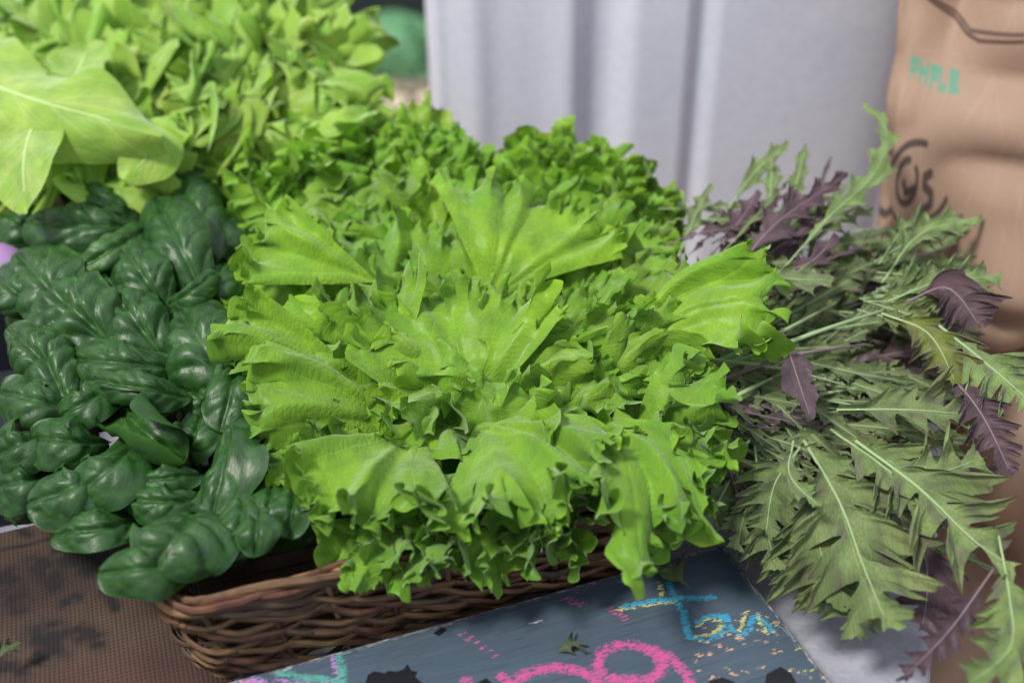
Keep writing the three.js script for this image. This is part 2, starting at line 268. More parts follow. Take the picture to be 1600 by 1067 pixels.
{ // brown paper sack with print
  const cv = document.createElement('canvas'); cv.width = cv.height = 1024; const x = cv.getContext('2d');
  x.fillStyle = 'rgb(148,122,104)'; x.fillRect(0, 0, 1024, 1024);
  const r = rng(90);
  for (let k = 0; k < 2600; k++) { x.strokeStyle = `rgba(${r() < 0.5 ? '134,104,86' : '196,168,146'},${0.06 + r() * 0.1})`; x.lineWidth = 0.6 + r() * 2.5; const a = r() * 1024, b = r() * 1024, l = 10 + r() * 60, q = r() * 6.3; x.beginPath(); x.moveTo(a, b); x.lineTo(a + Math.cos(q) * l, b + Math.sin(q) * l); x.stroke(); }
  const hw = 0.3, hd = 0.14, H = 1.42, yaw = -0.42, fx = V(Math.cos(yaw), 0, -Math.sin(yaw)), fn = V(Math.sin(yaw), 0, Math.cos(yaw)), c0 = at(1408, 300, 1.52);
  const g = thing('paper_sack', 'crumpled brown paper sack with green lettering and a black round stamp', 'paper sack', V(c0.x, GROUND, c0.z).addScaledVector(fx, hw * 0.99).addScaledVector(fn, -hd)); g.rotation.y = yaw;
  // the printed marks: pixel -> front face u, v
  const uv = (px, py) => { const p = onPlane(px, py, g.position.clone().addScaledVector(fn, hd), fn); const yy = p.y - GROUND; return [((p.clone().sub(g.position).dot(fx) + 0.2 * (yy - 0.95) - 0.016 * Math.sin(yy * 5)) / hw * 0.5 + 0.5) * 1024, (1 - (p.y - GROUND) / H) * 1024]; };
  const line = (pts, w, c) => { x.strokeStyle = c; x.lineWidth = w; x.lineCap = x.lineJoin = 'round'; x.beginPath(); pts.forEach((p, k) => { const q = uv(...p); k ? x.lineTo(...q) : x.moveTo(...q); }); x.stroke(); };
  const green = 'rgba(70,140,118,.8)', ink = 'rgba(54,42,42,.82)';
  for (const pts of [[[1412, 94], [1414, 118]], [[1412, 96], [1424, 100], [1424, 110], [1414, 110]], [[1430, 100], [1432, 124]], [[1430, 112], [1442, 116]], [[1443, 104], [1444, 128]], [[1450, 110], [1462, 114]], [[1452, 112], [1452, 132]], [[1452, 122], [1461, 124]], [[1466, 114], [1467, 135], [1476, 136]], [[1482, 117], [1494, 120]], [[1483, 118], [1484, 138], [1496, 139]], [[1484, 128], [1494, 129]]]) line(pts, 5, green);
  const ring = (cx, cy, rx, ry, a0, a1, w) => { const p = []; for (let k = 0; k <= 24; k++) { const a = mix(a0, a1, k / 24); p.push([cx + Math.cos(a) * rx, cy + Math.sin(a) * ry]); } line(p, w, ink); };
  ring(1442, 268, 52, 62, 0.4, 5.0, 6);
  ring(1428, 262, 17, 32, -0.6, 4.9, 7); line([[1424, 262], [1428, 278], [1442, 272]], 7, ink);
  line([[1464, 254], [1456, 258], [1456, 272], [1466, 284], [1466, 300], [1456, 308]], 9, ink);
  line([[1412, 2], [1440, 22], [1500, 66], [1524, 74], [1600, 70]], 3, 'rgba(60,40,34,.8)'); line([[1424, 4], [1446, 20], [1506, 62], [1600, 60]], 3, 'rgba(60,40,34,.7)');
  const map = new THREE.CanvasTexture(cv); map.colorSpace = THREE.SRGBColorSpace; map.flipY = true; map.wrapS = map.wrapT = THREE.RepeatWrapping;
  const mat = new THREE.MeshPhysicalMaterial({ map, roughness: 0.72, clearcoat: 0.06, clearcoatRoughness: 0.5, side: THREE.DoubleSide });
  // crumples: flat facets meeting in creases
  const ce = []; const rc = rng(93); for (let k = 0; k < 60; k++) { const a = (rc() - 0.5) * 2.4, n = V(rc() - 0.5, (rc() - 0.5) * 1.4, 0); ce.push([rc() * 2 - 1, rc() * 2 - 0.5, n.x, n.y, a]); }
  const crumple = (X, Y) => { let d = 0; for (let o = 0; o < 2; o++) { const f = o ? 13 : 6, A = o ? 0.045 : 0.2; const i0 = X * f + 0.9 * noise(X * 3, Y * 3, 95), j0 = Y * f + 0.9 * noise(X * 3 + 5, Y * 3, 96); d += A * (Math.abs(noise(i0 * 0.8, j0 * 0.8, 97 + o)) - 0.3); } return d; };
  const nu = 150, nv = 170;
  const side = (t) => { // front face half circumference from left-back over the front to right-back
    const per = [[-1, -1], [-1, 1], [1, 1], [1, -1]], w = [hd * 2, hw * 2, hd * 2], tot = w[0] + w[1] + w[2]; let s = t * tot; for (let k = 0; k < 3; k++) { if (s <= w[k] || k === 2) { const f = clamp(s / w[k]); return [mix(per[k][0], per[k + 1][0], f), mix(per[k][1], per[k + 1][1], f)]; } s -= w[k]; }
  };
  const wrap = grid(nu, nv, (u, v) => {
    let [a, b] = side(u); const y = v * H, k = crumple(a * hw + (b < 1 ? b * 0.2 : 0), y), rr = Math.pow(Math.pow(Math.abs(a), 16) + Math.pow(Math.abs(b), 16), -1 / 16);
    const bulge = 1 + 0.015 * Math.sin(y * 2.6 + 0.4) + 0.012 * noise(y * 6, a * 2, 99), X = a * rr * (hw * bulge + k * 0.1), Z = b * rr * (hd + k) ;
    return [X + 0.016 * Math.sin(y * 5) - 0.2 * (y - 0.95), y, Z, b >= 0.999 ? a * 0.5 + 0.5 : (a < 0 ? 0.02 : 0.98), y / H];
  });
  part('front_wall', wrap, mat, g);
  part('back_wall', grid(40, 60, (u, v) => { const X = (u * 2 - 1) * hw * 0.97, y = v * H; return [X + 0.016 * Math.sin(y * 5) - 0.2 * (y - 0.95), y, -hd * 0.97 - crumple(X, y + 4), 0.03, v * 0.2]; }), mat, g);
  part('base', new THREE.BoxGeometry(hw * 1.85, 0.012, hd * 1.85).translate(0, 0.008, 0), mat, g);
}
{ // broad-leaved plant growing in the soil, and the dark planter behind it
  const leafT = leafTextures(pinStarts(5, 0.6, 0.01), 21, (v, c, c2, n1) => rgb(rgb(c255(96, 150, 104), c255(74, 128, 84), 0.5 + n1), c255(130, 176, 130), v * 0.4), 18), mat = leafMat(leafT, { roughness: 0.5, bumpScale: 0.004 });
  const p = onPlane(612, 118, V(0, GROUND, 0), V(0, 1, 0)), g = thing('leafy_plant', 'broad-leaved green plant growing in the soil behind the lettuces', 'plant', p);
  const r = rng(23);
  for (const [px, py, qx, qy, w, dz] of [[615, 100, 570, 36, 0.13, 0.1], [625, 95, 632, 20, 0.12, 0.05], [620, 105, 655, 74, 0.11, 0.22], [612, 100, 560, 66, 0.11, 0.0], [620, 95, 596, 22, 0.12, -0.15], [625, 100, 675, 50, 0.11, -0.1]]) {
    const d = -p.clone().applyMatrix4(camera.matrixWorldInverse).z - dz, a = at(px, py + 12, d + 0.03), b = at(qx, qy, d), m = a.clone().lerp(b, 0.5).add(V(0, 0.04, 0.02));
    const sp = new Spine([a, m, b], V(0, 0.6, 0.8), V(0, 0.5, 0.8), p), lf = part('leaf', spoonLeaf(sp, w, { seed: px + qy, dome: 3, quilt: 0.6 }), mat, g);
    part('stalk', tube([V(0, 0, 0), a.clone().sub(p).multiplyScalar(0.5).add(V(0, -0.02, 0)), a.clone().sub(p)], 0.012, 0.008, 8, 6), M.stem, lf);
  }
  const q = onPlane(640, 92, V(0, GROUND, 0), V(0, 1, 0)), b = thing('planter_box', 'dark green planter box behind the broad-leaved plant', 'planter', V(q.x + 0.1, GROUND, q.z - 0.3));
  const bm = new THREE.MeshStandardMaterial({ color: 0x1d2c2c, roughness: 0.7 });
  for (let k = 0; k < 4; k++) part('board', new RoundedBoxGeometry(2.4, 0.135, 0.03, 2, 0.006).translate(0, 0.075 + k * 0.142, 0), bm, b);
  for (const s of [-1.15, 0, 1.15]) part('post', new RoundedBoxGeometry(0.06, 0.6, 0.06, 2, 0.006).translate(s, 0.3, -0.047), bm, b);
}
{ // the table under everything
  const map = tex(512, (i, j, x, y) => { const n = fbm(x * 9, y * 9, 110, 5), s = noise(x * 210, y * 210, 112) * 0.025; return rgb(c255(156, 157, 170), c255(134, 136, 150), 0.5 + n).map(v => v + s); }, { repeat: [2, 2] });
  const mat = new THREE.MeshPhysicalMaterial({ map, roughness: 0.55 });
  const e = onPlane(1458, 1045, V(0, 0, 0), V(0, 1, 0)), dir = V(0.3, 0, -0.954), t = thing('market_table', 'grey plastic table under the basket and chalkboard', 'table', V(e.x, GROUND, e.z));
  t.rotation.y = Math.atan2(-dir.x, -dir.z); // its right edge runs back and to the right
  const W = 1.5, D = 1.0, zc = -0.095;
  part('table_top', new RoundedBoxGeometry(W, 0.045, D, 3, 0.012).translate(-W / 2, -GROUND - 0.0225, zc), mat, t);
  for (const x of [-0.08, -W + 0.08]) for (const z of [zc - D / 2 + 0.08, zc + D / 2 - 0.08]) part('leg', new THREE.CylinderGeometry(0.018, 0.018, -GROUND - 0.045, 14).translate(x, (-GROUND - 0.045) / 2, z), mat, t);
}
console.log('setting done');

// ---------------------------------------------------------------- wicker basket
const E1 = V(0.948, 0, -0.320), E2 = V(-0.320, 0, -0.948), CORNER = V(-0.267, 0, -0.76), BL = 0.44, BD = 0.30, BH = 0.108;
{
  const r = rng(131);
  const wood = (a, b, seed) => { const map = tex(128, (i, j, x, y) => { const n = noise(x * 24, y * 6, seed) * 0.6 + noise(x * 10, y * 26, seed + 1) * 0.6, q = noise(x * 2, y * 9, seed + 2); return rgb(rgb(c255(...a), c255(...b), 0.5 + 0.7 * n), c255(150, 112, 78), clamp(q - 0.25) * 0.6); }); map.repeat.set(40, 6); return new THREE.MeshStandardMaterial({ map, roughness: 0.62, side: THREE.DoubleSide }); };
  const mats = [wood([76, 54, 36], [112, 84, 57], 1), wood([54, 39, 28], [84, 61, 43], 2), wood([98, 74, 48], [138, 108, 74], 3), wood([74, 43, 32], [104, 66, 49], 4), wood([60, 48, 38], [92, 75, 58], 5)];
  const centre = CORNER.clone().addScaledVector(E1, BL / 2).addScaledVector(E2, BD / 2);
  const g = thing('wicker_basket', 'brown wicker basket filled with leafy greens', 'basket', centre); g.rotation.y = Math.atan2(0.320, 0.948);
  // in the basket's own axes: x along its front, +z towards the viewer
  const rc = 0.035;
  const perimeter = (L, D) => { const pts = [], hx = L / 2 - rc, hz = D / 2 - rc; for (const [sx, sz, a0] of [[1, 1, 0], [-1, 1, 1], [-1, -1, 2], [1, -1, 3]]) for (let k = 0; k <= 5; k++) { const a = (a0 + k / 5) * Math.PI / 2; pts.push([sx * hx + Math.cos(a) * rc, sz * hz + Math.sin(a) * rc, Math.cos(a), Math.sin(a)]); } return pts; };
  const walk = (L, D) => { const p = perimeter(L, D), cum = [0]; for (let k = 1; k <= p.length; k++) { const a = p[k - 1], b = p[k % p.length]; cum.push(cum[k - 1] + Math.hypot(b[0] - a[0], b[1] - a[1])); } const tot = cum[p.length]; return { tot, f: s => { s = ((s % tot) + tot) % tot; let k = 0; while (cum[k + 1] < s) k++; const w = (s - cum[k]) / (cum[k + 1] - cum[k]), a = p[k], b = p[(k + 1) % p.length]; return a.map((v, i) => mix(v, b[i], w)); } }; };
  const flare = y => 0.036 * y / BH;
  const strand = (y0, phase, spacing, rad, rIn, rUp, seed, s0 = 0, s1 = 1, droop = 0) => {
    const w = walk(BL + flare(y0), BD + flare(y0)), n = Math.round(w.tot * (s1 - s0) / 0.006), pts = [];
    for (let k = 0; k <= n; k++) {
      const s = mix(s0, s1, k / n) * w.tot, [x, z, nx, nz] = w.f(s), ph = Math.PI * s / spacing + phase, wob = 0.5 * noise(s * 30, 1, seed);
      const off = rIn * Math.cos(ph + wob) + 0.0012 * noise(s * 60, 4, seed), up = rUp * Math.sin(ph + wob) + 0.0016 * noise(s * 22, 2, seed);
      pts.push([x + nx * off, y0 + up, z + nz * off, nx, nz, rad * (1 + 0.22 * noise(s * 26, 3, seed))]);
    }
    return grid(7, n, (u, v) => { const p = pts[Math.round(v * n)], a = u * 2 * Math.PI, c = Math.cos(a) * p[5] * 0.6, q = Math.sin(a) * p[5]; return [p[0] + p[3] * c, p[1] + q, p[2] + p[4] * c, u * 0.02, v * n * 0.006]; });
  };
  const rows = 9;
  for (let k = 0; k < rows; k++) for (const h of [0, 1]) part('strand', strand(0.008 + k * 0.0110, h * Math.PI + (k % 2) * 1.57 + r() * 0.6, 0.052 + r() * 0.008, 0.0042, 0.0052, 0.0056, k * 2 + h + 140), mats[Math.floor(r() * 5)], g);
  const stakes = 30, wk = walk(BL, BD), wt = walk(BL + 0.036, BD + 0.036);
  for (let k = 0; k < stakes; k++) { const a = wk.f(k / stakes * wk.tot), b = wt.f(k / stakes * wt.tot); part('stake', tube([V(a[0], 0.004, a[1]), V((a[0] + b[0]) / 2, BH / 2, (a[1] + b[1]) / 2), V(b[0], BH - 0.004, b[1])], 0.0028, 0.0028, 6, 6), mats[k % 5], g); }
  for (let k = 0; k < 6; k++) part('rim_strand', strand(BH - 0.005 + (k % 3) * 0.0052, k * 1.1, 0.11, 0.0048, k < 3 ? 0.004 : 0.0075, 0.003, 180 + k), mats[[1, 3, 0, 1, 2, 3][k]], g);
  for (let k = 0; k < 26; k++) { const y = 0.015 + r() * 0.09, s = 0.27 + r() * 0.24; part('split_end', strand(y, 0.3, 0.05, 0.0032, 0.0098, 0.004, 300 + k, s, s + 0.018 + r() * 0.02), mats[Math.floor(r() * 5)], g); }
  const bm = mats[1]; for (let k = 0; k < 13; k++) part('base_slat', new RoundedBoxGeometry(BL - 0.02, 0.005, 0.02, 1, 0.002).translate(0, 0.006, (k - 6) * 0.0215), bm, g);
}
{ // burlap sack beside the basket
  const n = 1024, marks = new Float32Array(n * n);
  const U = (px, py) => { const p = onPlane(px, py, V(0, 0.01, 0), V(0, 1, 0)).sub(CORNER); return [(p.dot(E1) + 0.6) / 0.625, (p.dot(E2) + 0.4) / 0.66]; };
  const dab = (a, b, w, v) => { const p = U(...a), q = U(...b); stroke(marks, n, p[0], p[1], q[0], q[1], w, v); };
  for (const [a, b, w] of [[[10, 905], [30, 945], 0.016], [[60, 885], [85, 910], 0.018], [[100, 872], [140, 892], 0.022], [[70, 985], [75, 1020], 0.024], [[55, 1000], [90, 985], 0.018], [[122, 985], [150, 1000], 0.016], [[0, 870], [90, 850], 0.0035], [[90, 850], [150, 820], 0.0035], [[100, 940], [118, 935], 0.01], [[30, 838], [48, 846], 0.009], [[5, 1040], [30, 1060], 0.016], [[160, 930], [180, 950], 0.009]]) dab(a, b, w, 1);
  const weave = (i, j) => { const a = i / 3.2, b = j / 3.2; return Math.max(Math.abs(Math.sin(a * Math.PI / 2)) * (Math.sin(b * Math.PI) > 0 ? 1 : 0.6), Math.abs(Math.sin(b * Math.PI / 2)) * (Math.sin(a * Math.PI) > 0 ? 0.6 : 1)); };
  const map = tex(n, (i, j, x, y) => { const w = weave(i, j), f = fbm(x * 7, y * 7, 210, 5); let k = rgb(c255(58, 45, 39), c255(82, 65, 55), 0.5 + f); k = rgb(k, c255(84, 42, 40), clamp(noise(x * 5, y * 5, 215)) * 0.4); k = k.map(v => v * (0.72 + 0.4 * w)); return rgb(k, c255(30, 26, 28), clamp(marks[j * n + i] * (1.15 + 0.9 * noise(x * 90, y * 90, 216))) * 0.88); });
  const bump = tex(n, (i, j) => { const w = weave(i, j); return [w, w, w]; }, { srgb: false });
  const mat = new THREE.MeshStandardMaterial({ map, bumpMap: bump, bumpScale: 0.0012, roughness: 1, side: THREE.DoubleSide });
  const h = (a, b) => 0.010 + 0.008 * fbm(a * 9, b * 9, 220, 3) + 0.012 * sstep(-0.05, -0.35, a) + 0.006 * Math.sin(a * 22 + b * 14) * sstep(-0.03, -0.12, a);
  const top = grid(90, 90, (u, v) => { const a = -0.6 + u * 0.625, b = -0.4 + v * 0.66, p = CORNER.clone().addScaledVector(E1, a).addScaledVector(E2, b), e = Math.min(sstep(0, 0.03, 1 - v), sstep(0, 0.06, 1 - u)); return [p.x, 0.002 + h(a, b) * Math.sqrt(e), p.z, u, v]; });
  const bottom = grid(20, 20, (u, v) => { const p = CORNER.clone().addScaledVector(E1, -0.6 + u * 0.625).addScaledVector(E2, -0.4 + v * 0.66); return [p.x, 0.0015, p.z, u, v]; });
  solo('burlap_sack', mergeGeometries([top, bottom]), mat, 'brown burlap sack with black print lying beside the basket', 'sack');
}
{ // dark box behind the sack
  const p = CORNER.clone().addScaledVector(E1, -0.35).addScaledVector(E2, 0.42), g = thing('dark_crate', 'dark navy crate behind the burlap sack beside the spoon-leaved greens', 'crate', V(p.x, 0.001, p.z)); g.rotation.y = Math.atan2(0.320, 0.948);
  const m = new THREE.MeshStandardMaterial({ color: 0x1a1e2a, roughness: 0.7 });
  part('front_panel', new RoundedBoxGeometry(0.5, 0.1, 0.012, 2, 0.004).translate(-0.02, 0.05, 0.14), m, g);
  part('back_panel', new RoundedBoxGeometry(0.5, 0.1, 0.012, 2, 0.004).translate(-0.02, 0.05, -0.14), m, g);
  for (const s of [-0.264, 0.224]) part('side_panel', new RoundedBoxGeometry(0.012, 0.1, 0.264, 2, 0.004).translate(s, 0.05, 0), m, g);
  part('floor_panel', new RoundedBoxGeometry(0.47, 0.008, 0.26, 2, 0.003).translate(-0.02, 0.006, 0), m, g);
  const b = CORNER.clone().addScaledVector(E1, -0.12).addScaledVector(E2, 0.3); // lilac bulb peeping out at the left
  const pts = []; for (let k = 0; k <= 14; k++) { const a = k / 14; pts.push(new THREE.Vector2(0.032 * Math.pow(Math.sin(Math.PI * clamp(a, 0.001, 0.999)), 0.7), a * 0.06)); }
  const bp = at(-6, 420, 1.33), bulb = solo('purple_turnip', new THREE.LatheGeometry(pts, 24), new THREE.MeshPhysicalMaterial({ color: 0xa883b8, roughness: 0.4 }), 'lilac turnip beside the dark spoon-leaved greens', 'turnip'); bulb.position.set(bp.x, bp.y - 0.03, bp.z);
}
{ // chalkboard lying in front of the basket
  const y = 0.04, A = onPlane(1131, 850, V(0, y, 0), V(0, 1, 0)), Lp = onPlane(340, 1067, V(0, y, 0), V(0, 1, 0)), R = onPlane(1362, 1067, V(0, y, 0), V(0, 1, 0));
  const d1 = Lp.clone().sub(A).normalize(), d2 = R.clone().sub(A).normalize(); // along the back edge to the left, along the right edge to the front
  const bis = d1.clone().add(d2).normalize(), pr = V(-bis.z, 0, bis.x); const a1 = bis.clone().add(pr).normalize(), a2 = bis.clone().sub(pr).normalize();
  const ex = (a1.dot(d1) > a2.dot(d1) ? a1 : a2).multiplyScalar(0.05).addScaledVector(d1, 0.95).normalize(), ez = V(-ex.z, 0, ex.x); if (ez.dot(d2) < 0) ez.negate();
  const W = 0.66, D = 0.42, n = 2048, S = n / W;
  const cv = document.createElement('canvas'); cv.width = n; cv.height = Math.round(n * D / W); const x = cv.getContext('2d'), r = rng(240);
  const U = (px, py) => { const p = onPlane(px, py, V(0, y, 0), V(0, 1, 0)).sub(A); return [p.dot(ex) * S, p.dot(ez) * S]; };
  x.fillStyle = 'rgb(66,80,94)'; x.fillRect(0, 0, cv.width, cv.height);
  for (let k = 0; k < 5200; k++) { const a = r() * cv.width, b = r() * cv.height, l = 20 + r() * 150; x.strokeStyle = r() < 0.55 ? `rgba(120,136,150,${0.02 + r() * 0.07})` : `rgba(18,24,32,${0.04 + r() * 0.1})`; x.lineWidth = 1 + r() * 5; x.beginPath(); x.moveTo(a, b); x.lineTo(a + l, b + (r() - 0.5) * 12); x.stroke(); }
  for (let k = 0; k < 70; k++) { const a = r() * cv.width, b = r() * cv.height, R0 = 40 + r() * 160, q = x.createRadialGradient(a, b, 0, a, b, R0); q.addColorStop(0, `rgba(${r() < 0.5 ? '96,116,134' : '84,78,104'},.12)`); q.addColorStop(1, 'rgba(90,100,120,0)'); x.fillStyle = q; x.fillRect(a - R0, b - R0, 2 * R0, 2 * R0); }
  // chalk: many short dry grains along each stroke
  const chalk = (pts, w, c, density = 1) => {
    const q = pts.map(p => U(...p)), cu = new THREE.CatmullRomCurve3(q.map(p => V(p[0], p[1], 0)), false, 'centripetal'), L = cu.getLength(), m = Math.ceil(L * w * 0.12 * density);
    for (let k = 0; k < m; k++) { const s = r(), p = cu.getPointAt(s), t = cu.getTangentAt(s), o = (r() + r() - 1) * w * 0.62, rad = 1.2 + r() * 3.2; x.fillStyle = `rgba(${c},${0.35 + r() * 0.6})`; const gx = p.x - t.y * o, gy = p.y + t.x * o; if (noise(gx * 0.09, gy * 0.3, 250) < -0.42) continue; x.fillRect(gx, gy, rad * (1 + 2.2 * r()), rad * 0.8); }
  };
  const pink = '190,78,138', lilac = '176,124,186', blue = '56,146,180', yel = '190,186,112', teal = '80,150,140', orange = '214,160,122';
  chalk([[966, 950], [1010, 942], [1060, 936]], 16, yel); chalk([[975, 944], [1040, 934], [1122, 930]], 20, blue, 1.3);
  chalk([[1032, 906], [1038, 930]], 14, yel); chalk([[1046, 905], [1060, 935], [1072, 962], [1078, 988]], 18, blue, 1.2);
  chalk([[1072, 950], [1080, 990], [1105, 996], [1134, 984], [1136, 962], [1112, 960], [1090, 972]], 20, blue, 1.2); chalk([[1088, 992], [1120, 986], [1130, 968], [1106, 966], [1092, 978]], 11, yel);
  chalk([[1136, 956], [1150, 985], [1168, 988], [1180, 960]], 18, blue, 1.2); chalk([[1180, 958], [1195, 966], [1212, 986]], 18, blue, 1.2); chalk([[1158, 984], [1170, 950]], 12, yel); chalk([[1186, 960], [1204, 990]], 10, yel);
  chalk([[934, 1038], [944, 1016], [980, 1004], [1018, 1014], [1040, 1036], [1024, 1056], [985, 1060], [950, 1056], [934, 1038]], 34, pink, 1.4); chalk([[1020, 1012], [1056, 1030], [1084, 1067], [1090, 1090]], 34, pink, 1.4);
  chalk([[780, 1052], [800, 1064], [815, 1085]], 30, pink, 1.3); chalk([[806, 1060], [840, 1044], [890, 1042], [930, 1056], [945, 1080]], 34, pink, 1.4); chalk([[722, 1058], [738, 1064]], 30, pink, 1.3);
  chalk([[528, 1018], [534, 1040], [536, 1067], [536, 1085]], 24, teal, 1.5); chalk([[520, 1020], [526, 1058]], 14, lilac); chalk([[430, 1048], [480, 1056], [530, 1060]], 24, teal, 1.4); chalk([[430, 1058], [480, 1066], [520, 1066]], 14, lilac); chalk([[370, 1066], [400, 1062], [424, 1072]], 26, lilac, 1.3);
  for (const [a, b] of [[[720, 990], [770, 1026]], [[950, 950], [975, 968]], [[880, 935], [905, 945]]]) for (let k = 0; k < 6; k++) { const s = k / 5, px = mix(a[0], b[0], s), py = mix(a[1], b[1], s); chalk([[px, py], [px + 12, py - 6]], 9, '196,84,140', 0.5); }
  for (let k = 0; k < 46; k++) { const px = 1085 + r() * 210, py = 950 + r() * 110; if (py > 905 + (px - 1085) * 0.2) chalk([[px, py], [px + 5 + r() * 12, py - 4 + r() * 12]], 6 + r() * 8, r() < 0.75 ? orange : yel, 0.4); }
  chalk([[830, 972], [850, 966]], 10, '200,204,200', 0.7); chalk([[965, 908], [1005, 894]], 12, blue, 0.5); chalk([[900, 925], [940, 905]], 10, '196,84,140', 0.3);
  const blot = (pts) => { x.fillStyle = 'rgba(14,14,20,.95)'; x.beginPath(); pts.forEach((p, k) => { const q = U(...p); k ? x.lineTo(...q) : x.moveTo(...q); }); x.fill(); };
  blot([[574, 1052], [584, 1047], [600, 1050], [606, 1046], [618, 1048], [630, 1044], [636, 1036], [642, 1046], [652, 1048], [648, 1056], [660, 1066], [664, 1090], [566, 1090], [570, 1066]]);
  blot([[676, 988], [690, 978], [698, 982], [686, 992]]); blot([[744, 1066], [760, 1058], [770, 1067], [775, 1090], [740, 1090]]); blot([[1198, 1064], [1200, 1052], [1222, 1040], [1238, 1050], [1248, 1067], [1250, 1090], [1200, 1090]]); blot([[1110, 1062], [1130, 1057], [1150, 1064], [1150, 1090], [1108, 1090]]);
  for (let k = 0; k < 500; k++) { x.fillStyle = `rgba(${r() < 0.6 ? '150,128,104' : '180,186,188'},${0.3 + r() * 0.5})`; r() < 0.5 ? x.fillRect(r() * cv.width, r() * r() * 14, 4 + r() * 22, 1 + r() * 3) : x.fillRect(r() * r() * 14, r() * cv.height, 1 + r() * 3, 4 + r() * 22); }
  const map = new THREE.CanvasTexture(cv); map.colorSpace = THREE.SRGBColorSpace; map.flipY = true;
  const g = thing('chalkboard_sign', 'dark chalkboard with pink, blue and yellow chalk writing in front of the basket', 'chalkboard', A.clone().setY(0.001));
  const face = new THREE.MeshPhysicalMaterial({ map, roughness: 0.5 }), wood = new THREE.MeshStandardMaterial({ color: 0x3c4046, roughness: 0.8 });
  const pt = (a, b, yy) => { const p = ex.clone().multiplyScalar(a).addScaledVector(ez, b); return V(p.x, yy, p.z); };
  const top = grid(2, 2, (u, v) => { const p = pt(0.0015 + u * (W - 0.003), 0.0015 + v * (D - 0.003), 0.039); return [p.x, p.y, p.z, u, 1 - v]; });
  if (top.attributes.normal.getY(0) < 0) { const ix = top.index.array; for (let k = 0; k < ix.length; k += 3) [ix[k], ix[k + 1]] = [ix[k + 1], ix[k]]; top.computeVertexNormals(); }
  const bd = new RoundedBoxGeometry(W, 0.0145, D, 3, 0.002); bd.applyMatrix4(new THREE.Matrix4().makeBasis(ex, V(0, 1, 0), ex.clone().cross(V(0, 1, 0)))); const c = pt(W / 2, D / 2, 0.03125); bd.translate(c.x, c.y, c.z);
  part('board', bd, wood, g);
  for (const k of [0.08, 0.33]) { const b = new RoundedBoxGeometry(W - 0.06, 0.0235, 0.03, 2, 0.002); b.applyMatrix4(new THREE.Matrix4().makeBasis(ex, V(0, 1, 0), ex.clone().cross(V(0, 1, 0)))); const q = pt(W / 2, k, 0.01175); b.translate(q.x, q.y, q.z); part('batten', b, wood, g); } part('writing_face', top, face, g, 'blackboard face covered in chalk writing');
}
console.log('basket, sack, board done');

